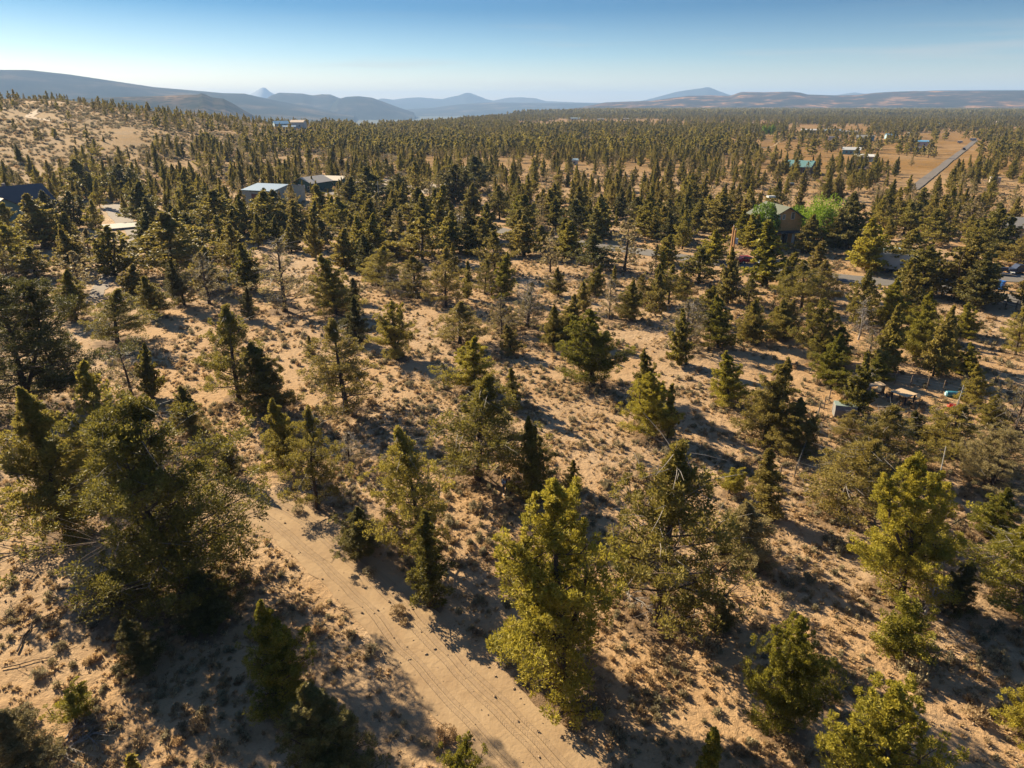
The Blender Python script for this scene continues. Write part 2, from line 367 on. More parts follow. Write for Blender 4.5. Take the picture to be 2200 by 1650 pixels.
def track_mat():
    m = bpy.data.materials.new('packed_sand_track'); m.use_nodes = True; n, l, b = nodeset(m)
    g = n.new('ShaderNodeNewGeometry').outputs['Position']; uvn = n.new('ShaderNodeTexCoord').outputs['UV']
    sp = n.new('ShaderNodeSeparateXYZ'); l.new(uvn, sp.inputs[0]); u, v = sp.outputs['X'], sp.outputs['Y']
    wob = mrange(n, l, noise(n, l, g, .12, 2), .3, .7, -.25, .25); uu = mth(n, l, 'ADD', u, wob)
    c = ramp(n, [(.3, (0.275, 0.184, 0.104)), (.6, (0.340, 0.236, 0.136)), (.8, (0.389, 0.273, 0.163))]); l.new(noise(n, l, g, .5, 6), c.inputs['Fac'])
    col = mixc(n, l, mrange(n, l, noise(n, l, g, 18, 3), .5, .7, 0, .35), c.outputs['Color'], (.22, .155, .10))
    # two pairs of pressed wheel bands with a herringbone tread
    def bandf(c0, hw):
        d = mth(n, l, 'ABSOLUTE', mth(n, l, 'SUBTRACT', uu, c0)); return mrange(n, l, d, hw, hw * .8), d
    tot = None; chev = None
    for c0 in (-1.35, -.95, .28, .75, 1.2):
        f, d = bandf(c0, .15)
        w = n.new('ShaderNodeMath'); w.operation = 'SINE'
        l.new(mth(n, l, 'MULTIPLY', mth(n, l, 'ADD', v, mth(n, l, 'MULTIPLY', d, 1.2)), 34.), w.inputs[0])
        t = mth(n, l, 'MULTIPLY', f, w.outputs[0]); tot = t if tot is None else mth(n, l, 'ADD', tot, t); chev = f if chev is None else mth(n, l, 'MAXIMUM', chev, f)
    col = mixc(n, l, mth(n, l, 'MULTIPLY', chev, .38), col, (.24, .17, .11))
    fine = mth(n, l, 'MULTIPLY', tot, mrange(n, l, noise(n, l, g, .6, 4), .42, .58, 0, 1))
    l.new(col, b.inputs['Base Color']); b.inputs['Roughness'].default_value = .95; b.inputs['Specular IOR Level'].default_value = .12
    b1 = n.new('ShaderNodeBump'); b1.inputs['Distance'].default_value = .003; l.new(fine, b1.inputs['Height'])
    b2 = n.new('ShaderNodeBump'); b2.inputs['Distance'].default_value = .05; l.new(noise(n, l, g, 2.2, 6, .6), b2.inputs['Height']); l.new(b1.outputs[0], b2.inputs['Normal'])
    b3 = n.new('ShaderNodeBump'); b3.inputs['Distance'].default_value = .05; b3.inputs['Strength'].default_value = .8; l.new(mth(n, l, 'MULTIPLY', chev, -1.), b3.inputs['Height']); l.new(b2.outputs[0], b3.inputs['Normal'])
    l.new(b3.outputs[0], b.inputs['Normal']); return m
M['track'] = track_mat()
M['asphalt'] = mat('worn_asphalt', (.125, .112, .100), .9, noise=.25, nscale=1.3, bump=.01, bscale=40)
M['driveway'] = mat('driveway_gravel', (.17, .135, .11), .95, noise=.25, nscale=.8)
M['gravel'] = mat('pale_gravel', (.30, .24, .18), .95, noise=.2, nscale=.8, bump=.03, bscale=9)
TRACK = [(1420, 1900, 5.2), (1165, 1650, 4.9), (1016, 1500, 4.6), (925, 1400, 4.5), (833, 1300, 4.3), (722, 1200, 4.2), (640, 1130, 4.0), (570, 1085, 3.9), (480, 1062, 3.8), (350, 1052, 3.8), (225, 1040, 3.8), (100, 1008, 3.8), (10, 980, 3.8), (-150, 935, 3.8)]
trk = [at(a, b) for a, b, c in TRACK]
ribbon('dirt_track', trk, [c for _, _, c in TRACK], M['track'], 'pale sandy dirt track with tyre prints', lift=.035, step=.5, nx=10, jit=.35)
ROAD = [(2420, 690), (2200, 648), (2140, 636), (1941, 610), (1805, 597), (1640, 577), (1480, 556), (1386, 542), (1240, 522), (1080, 498), (980, 470), (900, 440), (800, 425), (700, 415)]
rd = [at(a, b) for a, b in ROAD]
ribbon('paved_road', rd, [6.2] * len(rd), M['asphalt'], 'grey paved road through the junipers', lift=.07, step=1.2, nx=6, jit=.2)
SIDE = [(2420, 603), (2300, 600), (2200, 599), (2150, 596), (2090, 598), (2030, 606), (1980, 613)]
sdr = [at(a, b) for a, b in SIDE]
ribbon('side_road', sdr, [7.5, 7.5, 7.5, 7, 6, 5, 4.5], M['asphalt'], 'grey side drive above the paved road', lift=.11, step=1.2, nx=6, jit=.3)
FARR = [(1960, 408), (2014, 366), (2050, 338), (2070, 323), (2087, 309), (2096, 301)]
frd = [at(a, b) for a, b in FARR]
ribbon('far_road', frd, [4] * 6, mat('dusty_asphalt', (.12, .10, .085), .9, noise=.2, nscale=.3), 'straight grey road crossing the far open field', lift=.25, step=5, nx=4, jit=.3)
LANE = [(200, 640), (255, 560), (300, 510), (268, 480), (255, 455), (240, 440)]
ln_ = [at(a, b) for a, b in LANE]
ribbon('driveway', ln_, [2.4, 2.6, 3, 4.5, 6.5, 6], M['driveway'], 'gravel driveway leading to the concrete pad', lift=.06, step=1, nx=6, jit=.6)
YARD = [(800, 384), (850, 402), (905, 408), (950, 410)]
ya = [at(a, b) for a, b in YARD]
ribbon('gravel_yard', ya, [24, 40, 44, 20], M['gravel'], 'pale gravel yard behind the tall grey pole', lift=.14, step=2, nx=8, jit=1.5)
HT = [at(a, b) for a, b in [(95, 232), (66, 247), (62, 253), (90, 256), (122, 262)]]
ribbon('hill_path', HT, [5] * 5, mat('hill_path_dirt', (.33, .225, .14), .95), 'dirt path winding up the golden hill', lift=.2, step=2, nx=3, jit=.5)
CURVES = [(trk, 2.6), (rd, 4.2), (sdr, 4.5), (ln_, 4.5), (frd, 9)]
def near_curve(x, y, extra=0.):
    m = np.zeros(np.shape(x), bool)
    for pts, r in CURVES:
        for a, b in zip(pts[:-1], pts[1:]):
            ax, ay, bx, by = a.x, a.y, b.x, b.y; L2 = (bx - ax) ** 2 + (by - ay) ** 2
            t = np.clip(((x - ax) * (bx - ax) + (y - ay) * (by - ay)) / L2, 0, 1)
            m |= np.hypot(x - ax - t * (bx - ax), y - ay - t * (by - ay)) < r + extra
    return m

# ------------------------------------------------------------------ distant hills
def hill_mat(name, base, dark, light, scale, lo, hi, spots=0.):
    m = bpy.data.materials.new(name); m.use_nodes = True; n, l, b = nodeset(m)
    g = n.new('ShaderNodeNewGeometry').outputs['Position']
    r = ramp(n, [(lo, dark), ((lo + hi) / 2, base), (hi, light)]); l.new(noise(n, l, g, scale, 8, .62), r.inputs['Fac'])
    c = r.outputs['Color']
    if spots:
        v = n.new('ShaderNodeTexVoronoi'); v.inputs['Scale'].default_value = spots; l.new(g, v.inputs['Vector'])
        c = mixc(n, l, mrange(n, l, v.outputs['Distance'], .48, .3, 0, .8), c, dark)
    l.new(c, b.inputs['Base Color']); b.inputs['Roughness'].default_value = 1; b.inputs['Specular IOR Level'].default_value = 0
    return m
def ridge(name, prof, D, dep, m, label, rough=.12, seed=1, base=-92, px_step=5, nv=26, kind='structure'):
    xs = np.arange(prof[0][0], prof[-1][0] + 1, px_step); ys = np.interp(xs, [p[0] for p in prof], [p[1] for p in prof])
    a = (xs - 1100) / F; b = (825 - ys) / F; dy = cP + sP * b; dz = -sP + cP * b; hh = np.hypot(a, dy)
    az = np.arctan2(a, dy); crest = CAMH + D * dz / hh
    v = np.linspace(-1, 1, nv * 2 + 1); VV, AZ = np.meshgrid(v, az, indexing='ij'); CR = np.broadcast_to(crest, VV.shape)
    shape = np.clip(1 - np.abs(VV) ** 1.25, 0, 1)
    g = fbm(AZ * D / (dep * .22), VV * 2.2, seed, 5) - .47
    shape = shape + g * rough * 4 * (np.abs(VV)) * (1 - np.abs(VV)) * 2
    endf = np.ones_like(VV)
    Z = base + (CR - base) * shape * endf; RR = D + VV * dep
    V = np.stack([RR * np.sin(AZ), RR * np.cos(AZ), Z], -1).reshape(-1, 3); k = len(xs)
    i, j = np.meshgrid(np.arange(len(v) - 1), np.arange(k - 1), indexing='ij')
    Q = np.stack([i * k + j, i * k + j + 1, (i + 1) * k + j + 1, (i + 1) * k + j], -1).reshape(-1, 4)
    return tag(link(name, mesh_np(name, V, [Q], [m], smooth=True)), label, kind=kind)
hm_far = hill_mat('far_mountain', (.05, .055, .05), (.035, .04, .035), (.09, .08, .06), .0006, .35, .65)
hm_dark = hill_mat('wooded_ridge', (.040, .040, .028), (.022, .026, .018), (.15, .105, .06), .0022, .40, .68)
hm_near = hill_mat('juniper_speckled_ridge', (.095, .070, .040), (.030, .034, .020), (.24, .15, .075), .004, .42, .70, .022)
hm_gold = hill_mat('grassy_ridge', (.17, .10, .062), (.075, .058, .042), (.48, .29, .14), .0021, .40, .60, .012)
hm_right = hill_mat('mottled_ridge', (.060, .044, .034), (.028, .027, .021), (.36, .19, .085), .0050, .42, .64, .010)
ridge('mountain', [(-900, 150), (-400, 146), (-100, 148), (0, 150), (60, 150), (150, 160), (250, 175), (330, 187), (400, 193), (480, 200), (525, 201), (560, 209), (610, 219), (680, 232), (760, 246)], 7000, 2200, hm_dark, 'long dark mountain sloping down to the valley', seed=31)
ridge('speckled_ridge', [(-200, 236), (60, 226), (90, 220), (140, 213), (250, 209), (350, 206), (400, 203.5), (425, 203), (432, 200), (442, 203), (455, 209), (480, 212), (500, 222), (530, 240), (555, 253), (580, 262)], 4000, 900, hm_near, 'juniper speckled ridge ending in a steep nose', seed=41, px_step=4)
ridge('round_hill', [(520, 246), (555, 222), (572, 212), (583, 205), (600, 199), (650, 201), (672, 205), (690, 202.5), (710, 203), (735, 213), (760, 226), (790, 240)], 8300, 1500, hm_dark, 'flat topped blue hill in the middle distance', seed=51)
ridge('low_hill', [(700, 236), (725, 213), (745, 208), (770, 206.5), (800, 210), (830, 221), (860, 232), (890, 242)], 7700, 1200, hm_dark, 'lower hill with pale brown top beside the round hill', seed=61)
ridge('tan_slope', [(470, 240), (520, 224), (560, 221), (600, 230), (640, 236), (690, 245)], 7000, 600, hm_gold, 'pale tan hillside at the foot of the hills', seed=65, rough=.05)
ridge('snow_peak', [(505, 217), (530, 206), (548, 196), (563, 187.5), (569, 188), (580, 197), (600, 208), (630, 217)], 14200, 700, mat('snow', (.13, .15, .19), .8), 'faint snowy volcano far beyond the hills', seed=71, rough=.03)
ridge('blue_range', [(780, 222), (822, 211), (845, 214.5), (860, 212), (880, 210), (900, 209), (925, 211), (950, 213), (965, 209), (985, 205), (1000, 199.5), (1008, 199), (1022, 204), (1045, 213), (1060, 216), (1080, 212), (1095, 209.5), (1120, 209), (1150, 211), (1172, 217), (1240, 220), (1330, 222), (1400, 226)], 13500, 1800, hm_far, 'pale blue range with one pointed peak', seed=81)
ridge('plateau', [(820, 238), (930, 231), (985, 224), (1010, 222), (1060, 220), (1140, 221), (1250, 221.5), (1400, 226), (1500, 230)], 10500, 1900, hm_dark, 'low wooded plateau below the pointed peak', seed=91, rough=.04)
ridge('volcano', [(1350, 222), (1390, 214), (1425, 205), (1450, 198), (1480, 193), (1500, 190.5), (1510, 189), (1517, 187), (1524, 187.5), (1540, 194), (1565, 203), (1600, 212), (1660, 222)], 13000, 1400, hm_far, 'broad blue volcano standing over the mottled ridge', seed=101, rough=.06)
ridge('blue_range', [(1760, 210), (1810, 202), (1835, 198.5), (1855, 201), (1880, 206), (1920, 200), (1965, 195), (1980, 196), (2010, 194), (2100, 193), (2200, 193), (2300, 196)], 14500, 900, hm_far, 'thin strip of blue range over the mottled ridge', seed=105, rough=.05)
ridge('mottled_ridge', [(1180, 240), (1250, 230), (1300, 220), (1350, 218), (1400, 216.5), (1430, 212), (1480, 206), (1530, 205), (1568, 206), (1580, 202), (1592, 197.5), (1640, 198), (1700, 197), (1720, 199), (1735, 203), (1800, 205), (1840, 204), (1880, 199.5), (1920, 197), (1960, 196), (2020, 195), (2100, 195), (2200, 194.5), (2500, 190), (3000, 190)], 6800, 1700, hm_right, 'long mottled brown ridge along the plain', seed=111, rough=.10, base=-8)

# ------------------------------------------------------------------ tree generator
def tubes_np(segs, sides=5):
    """segs: list of (pts k x 3, radii k) -> V, F"""
    V = []; Fq = []; k = 0
    ang = np.linspace(0, 2 * np.pi, sides, endpoint=False)
    for P, r in segs:
        P = np.asarray(P, float); r = np.asarray(r, float); T = np.gradient(P, axis=0); T /= np.linalg.norm(T, axis=1)[:, None] + 1e-9
        up = np.where(np.abs(T[:, 2:3]) < .9, np.array([[0, 0, 1.]]), np.array([[1., 0, 0]]))
        a = np.cross(T, up); a /= np.linalg.norm(a, axis=1)[:, None] + 1e-9; b = np.cross(T, a)
        ring = P[:, None] + (a[:, None] * np.cos(ang)[None, :, None] + b[:, None] * np.sin(ang)[None, :, None]) * r[:, None, None]
        n = len(P); V.append(ring.reshape(-1, 3)); i, j = np.meshgrid(np.arange(n - 1), np.arange(sides), indexing='ij')
        Fq.append(np.stack([i * sides + j, i * sides + (j + 1) % sides, (i + 1) * sides + (j + 1) % sides, (i + 1) * sides + j], -1).reshape(-1, 4) + k); k += n * sides
    return np.concatenate(V), np.concatenate(Fq)
def sprays(rng, C_, Rd, n, ln, wd, upb=.6, tone0=None):
    """kite shaped leaf sprays around puff centres C_ (m x 3) of radius Rd (m)"""
    m = len(C_); idx = np.repeat(np.arange(m), n); k = len(idx)
    u = rng.normal(size=(k, 3)); u /= np.linalg.norm(u, axis=1)[:, None]
    rr = (.35 + .65 * rng.random(k) ** .6) * Rd[idx]
    p = C_[idx] + u * rr[:, None] * np.array([1, 1, 1.15])
    d = u * .8 + rng.normal(size=(k, 3)) * .35; d[:, 2] += upb; d /= np.linalg.norm(d, axis=1)[:, None]
    s = np.cross(d, rng.normal(size=(k, 3))); s /= np.linalg.norm(s, axis=1)[:, None] + 1e-9
    L_ = ln * (.6 + .8 * rng.random(k))[:, None]; W_ = wd * (.6 + .8 * rng.random(k))[:, None]
    V = np.stack([p - d * L_ * .5, p + s * W_ * .5 + d * L_ * .1, p + d * L_ * .5, p - s * W_ * .5 + d * L_ * .1], 1).reshape(-1, 3)
    Q = np.arange(4 * k).reshape(-1, 4)
    tp = rng.random(m) * .5 if tone0 is None else tone0
    t = .22 + tp[idx] * .55 + (rng.random(k) - .5) * .45
    return V, Q, np.clip(t, 0, 1)
def prof_fn(kind):
    if kind == 'C': return lambda t: (1 - t) ** .85 * (.74 + .26 * min(1, t * 5))
    if kind == 'S': return lambda t: (1 - t) ** .65 * (.6 + .4 * min(1, t * 6)) * .95 + .03
    if kind == 'O': return lambda t: (1 - t ** 1.9) * (.75 + .25 * min(1, t * 3)) * .95 * (1 - .28 * t)
    if kind == 'W': return lambda t: (1 - t) ** .5 * (.8 + .2 * min(1, t * 3))
    if kind == 'T': return lambda t: (1 - t) ** .62 * (.62 + .38 * min(1, t * 4))
    if kind == 'B': return lambda t: math.sqrt(max(0, 1 - (1.15 * t - .25) ** 2)) * (1 - .3 * t)
    return lambda t: (1 - t ** 1.8) * .9
PAR = {  # Ht, R, crown base, limbs, puff radius, sprays per puff, side puffs, leaders, fullness
    'C': (9.0, 2.7, .04, 66, .40, 32, 3, 1, .95), 'S': (7.0, 1.2, .04, 56, .30, 28, 1, 1, 1.0), 'O': (9.0, 3.5, .10, 64, .40, 24, 4, 1, .78),
    'W': (12., 5.0, .04, 120, .50, 27, 4, 2, .92), 'T': (11., 3.3, .03, 92, .46, 34, 3, 4, .92), 'B': (3.2, 1.5, .03, 28, .26, 28, 2, 2, .95),
    'G': (8.0, 2.8, .08, 52, .36, 16, 2, 1, .55)}
def gen_tree(kind, seed, lod=0):
    rng = np.random.default_rng(seed * 77 + ord(kind)); Ht, Rm, cb, nl, pr, ns, side, leaders, full = PAR[kind]
    pf = prof_fn(kind); segs = []; cen = []; rad = []; tw = []
    lean = rng.normal(size=2) * .035 * Ht
    def spine(t):
        return np.array([lean[0] * t ** 1.5 + .10 * math.sin(t * 7 + seed) * t, lean[1] * t ** 1.5 + .10 * math.cos(t * 6 + seed * 2) * t, Ht * t * .985])
    r0 = Ht * (.019 if kind != 'B' else .018)
    ts = np.linspace(0, 1, 9); segs.append(([spine(t) for t in ts], [r0 * (1.25 if t == 0 else 1) * (1 - t) ** .8 + .012 for t in ts]))
    lead = [(0, 0, 0., 1.)]
    for k in range(1, leaders):
        a = rng.random() * 6.28; q = Rm * (.28 + .25 * rng.random()); t0 = .12 + .2 * rng.random(); top = .72 + .22 * rng.random()
        lead.append((q * math.cos(a), q * math.sin(a), t0, top))
        P = [spine(t0 + (top - t0) * s) * 1 + np.array([q * math.cos(a), q * math.sin(a), 0]) * min(1, s * 1.8) for s in np.linspace(0, 1, 6)]
        segs.append((P, [r0 * .55 * (1 - s) ** .7 + .01 for s in np.linspace(0, 1, 6)]))
    lob = rng.random(4) * 6.28
    for i in range(nl):
        ox, oy, t0, tt = lead[i % len(lead)] if i % 2 and len(lead) > 1 else lead[0]
        t = cb + (1 - cb) * ((i + rng.random()) / nl) ** (1.0 if kind in 'OWG' else .92)
        t = max(t, t0 + .03) if t0 else t
        if t > tt: t = cb + (tt - cb) * rng.random()
        az = i * 2.39996 + rng.normal() * .35
        lobe = 1 + (.30 if kind in 'OWTG' else .16) * (math.sin(az * 2 + lob[0] + t * 5) * .6 + math.sin(az * 3 + lob[1] - t * 9) * .6)
        Lb = Rm * pf(t) * lobe * (.50 + .68 * rng.random()) * (.62 if (ox or oy) else 1)
        if rng.random() < .07: Lb *= 1.35
        Lb = max(Lb, .06 * Rm)
        el = R(8 + 48 * t ** 1.2 + rng.normal() * 9) if kind not in 'WO' else R(-2 + 46 * t + rng.normal() * 10)
        if kind in 'B': el = R(30 + 40 * t + rng.normal() * 12)
        st = spine(t) + np.array([ox, oy, 0]); dirh = np.array([math.cos(az), math.sin(az), 0.])
        cur = (.16 if kind in 'CSTB' else .10) + rng.random() * .14
        def lp(s): return st + dirh * Lb * s * math.cos(el) + np.array([0, 0, Lb * (math.sin(el) * s + cur * s * s)])
        if st[2] < .1: st[2] = .1
        segs.append(([lp(s) for s in (0, .35, .7, .95)], [max(.012, r0 * .34 * (1 - t * .6) * q) for q in (1, .7, .4, .15)]))
        s0 = (.5 if kind in 'OWG' else .28)
        steps = max(2, int(Lb * (1 - s0) / (pr * .95)) + 1)
        per = np.array([-dirh[1], dirh[0], 0])
        for s in np.linspace(s0, 1, steps):
            if rng.random() > full: continue
            c = lp(s); rr = pr * (.7 + .5 * rng.random()) * (1.05 - .35 * s) * (1.15 - (.72 if kind in 'CSTG' else .4) * t)
            cen.append(c + rng.normal(size=3) * pr * .2); rad.append(rr)
            for q in range(side):
                if rng.random() > full: continue
                o = (rng.random() * 2 - 1) * (.18 + .34 * s) * Lb * (1.15 - s * .35)
                c2 = c + per * o + np.array([0, 0, (rng.random() - .25) * pr * 1.2]) - dirh * abs(o) * .25
                cen.append(c2); rad.append(rr * .85)
                if lod == 0 and abs(o) > pr: segs.append(([lp(max(0, s - .3)), (lp(max(0, s - .3)) + c2) / 2 + np.array([0, 0, .05]), c2], [.022, .014, .008]))
        if kind in 'GOW' and lod == 0:      # bare grey twigs showing in thin crowns
            for q in range(7 if kind == 'G' else 3):
                s = .3 + .7 * rng.random(); a = lp(s); e = a + (dirh * .5 + rng.normal(size=3) * .6) * (.45 + .6 * rng.random()); tw.append((a, e))
    for ox, oy, t0, tt in lead:             # pointed top
        for k in range(5 if kind != 'O' else 3):
            t = tt - .022 * k * (9 / Ht) ; t = max(t, .1)
            cen.append(spine(t) + np.array([ox, oy, 0]) + rng.normal(size=3) * pr * .12 * k); rad.append(pr * (.20 + .075 * k))
    cen = np.array(cen); rad = np.array(rad)
    keep = cen[:, 2] > rad * .55; cen, rad = cen[keep], rad[keep]
    leafm = {'G': M['leaf_grey']}.get(kind, M['leaf'])
    if lod == 0: n, ln, wd = int(ns * 2.1), .155 if kind != 'B' else .11, .054 if kind != 'B' else .042
    elif lod == 1: n, ln, wd = max(7, int(ns / 2.4)), .34, .18
    else: n, ln, wd = 1, 1, 1
    if lod < 2:
        V, Q, T = sprays(rng, cen, rad, n, ln, wd)
        tv, tf = tubes_np(segs if lod == 0 else segs[:30], 6 if lod == 0 else 4)
        fol = [(V, Q, T)]
        crown = mesh_np('crown', V, [Q], [leafm], tone=T)
        if tw:
            ta, te = tubes_np([([a, (a + e) / 2 + .03, e], [.016, .011, .005]) for a, e in tw], 3)
        trunk_mats = [M['bark'], M['twig']]
        if tw:
            tvv = np.concatenate([tv, ta]); tff = np.concatenate([tf, te + len(tv)]); mi = [0] * len(tf) + [1] * len(te)
        else: tvv, tff, mi = tv, tf, [0] * len(tf)
        trunk = mesh_np('trunk', tvv, [tff], trunk_mats, midx=mi, tone=np.full(len(tff), .5), smooth=True)
        return crown, trunk, float(V[:, 2].max()), 2 * float(np.percentile(np.hypot(V[:, 0], V[:, 1]), 88 if kind in 'OWG' else 94))
    sel = rng.permutation(len(cen))[:80 if lod == 2 else 22]
    sz = (1.05 if lod == 2 else 1.7) * Rm / 2.4
    V, Q, T = sprays(rng, cen[sel] * np.array([.85, .85, 1]), rad[sel] * (1.0 if lod == 2 else 1.4), 4, sz * (.68 if lod == 2 else .95), sz * (.5 if lod == 2 else .72))
    tv, tf = tubes_np([([np.zeros(3), spine(.5)], [r0, r0 * .5])], 4)
    me = mesh_np('far_tree', np.concatenate([V, tv]), [Q, tf + len(V)], [leafm, M['bark']], midx=[0] * len(Q) + [1] * len(tf), tone=np.concatenate([T, np.full(len(tf), .5)]))
    return me, None, Ht, 2 * Rm
VAR = {}
for kd, cnt in (('C', 4), ('S', 2), ('O', 4), ('W', 2), ('T', 2), ('B', 3), ('G', 3)): VAR[kd] = [gen_tree(kd, s + 1, 0) for s in range(cnt)]
MID = {}
for kd, cnt in (('C', 3), ('S', 2), ('O', 3), ('T', 1), ('B', 1), ('G', 2)): MID[kd] = [gen_tree(kd, s + 11, 1) for s in range(cnt)]
MID['W'] = MID['O']

def gen_snag(seed, Ht=5., spread=1.6, nl=26, lean=0.):
    rng = np.random.default_rng(seed); segs = []
    sp = lambda t: np.array([lean * Ht * t + .12 * math.sin(t * 5 + seed), .1 * math.cos(t * 4 + seed), Ht * t])
    segs.append(([sp(t) for t in np.linspace(0, 1, 7)], [.13 * (1 - t) + .015 for t in np.linspace(0, 1, 7)]))
    for i in range(nl):
        t = .12 + .85 * rng.random(); az = rng.random() * 6.28; L_ = spread * (1.1 - t) * (.5 + .7 * rng.random()); el = R(15 + 45 * rng.random())
        d = np.array([math.cos(az) * math.cos(el), math.sin(az) * math.cos(el), math.sin(el)]); a = sp(t)
        P = [a, a + d * L_ * .5 + rng.normal(size=3) * .05, a + d * L_ + np.array([0, 0, .15])]; segs.append((P, [.04, .024, .01]))
        for q in range(6):
            s = .35 + .65 * rng.random(); b = a + d * L_ * s; e = b + (d * .6 + rng.normal(size=3) * .55) * (.3 + .45 * rng.random()); segs.append(([b, (b + e) / 2 + .02, e], [.016, .011, .005]))
            f = e + (rng.normal(size=3) * .5 + d * .3) * .3; segs.append(([(b + e) / 2, f], [.009, .004]))
    V, Q = tubes_np(segs, 4)
    return mesh_np('trunk', V, [Q], [M['deadwood']], tone=np.full(len(Q), .5), smooth=True)
SNAG = [gen_snag(3), gen_snag(8, 4.2, 2.0, 30, .15)]
# ------------------------------------------------------------------ the junipers, one by one
CR = {'A': (0, 340, 4), 'B': (500, 340, 3.667), 'C': (1100, 380, 3.667), 'D': (1600, 380, 3.667), 'E': (0, 640, 3.587), 'F': (500, 640, 3.587),
      'G': (1000, 640, 3.587), 'H': (1600, 700, 3.587), 'I': (0, 1050, 2.75), 'J': (700, 1050, 2.75), 'K': (1450, 1050, 2.75), 'P': (0, 0, 1)}
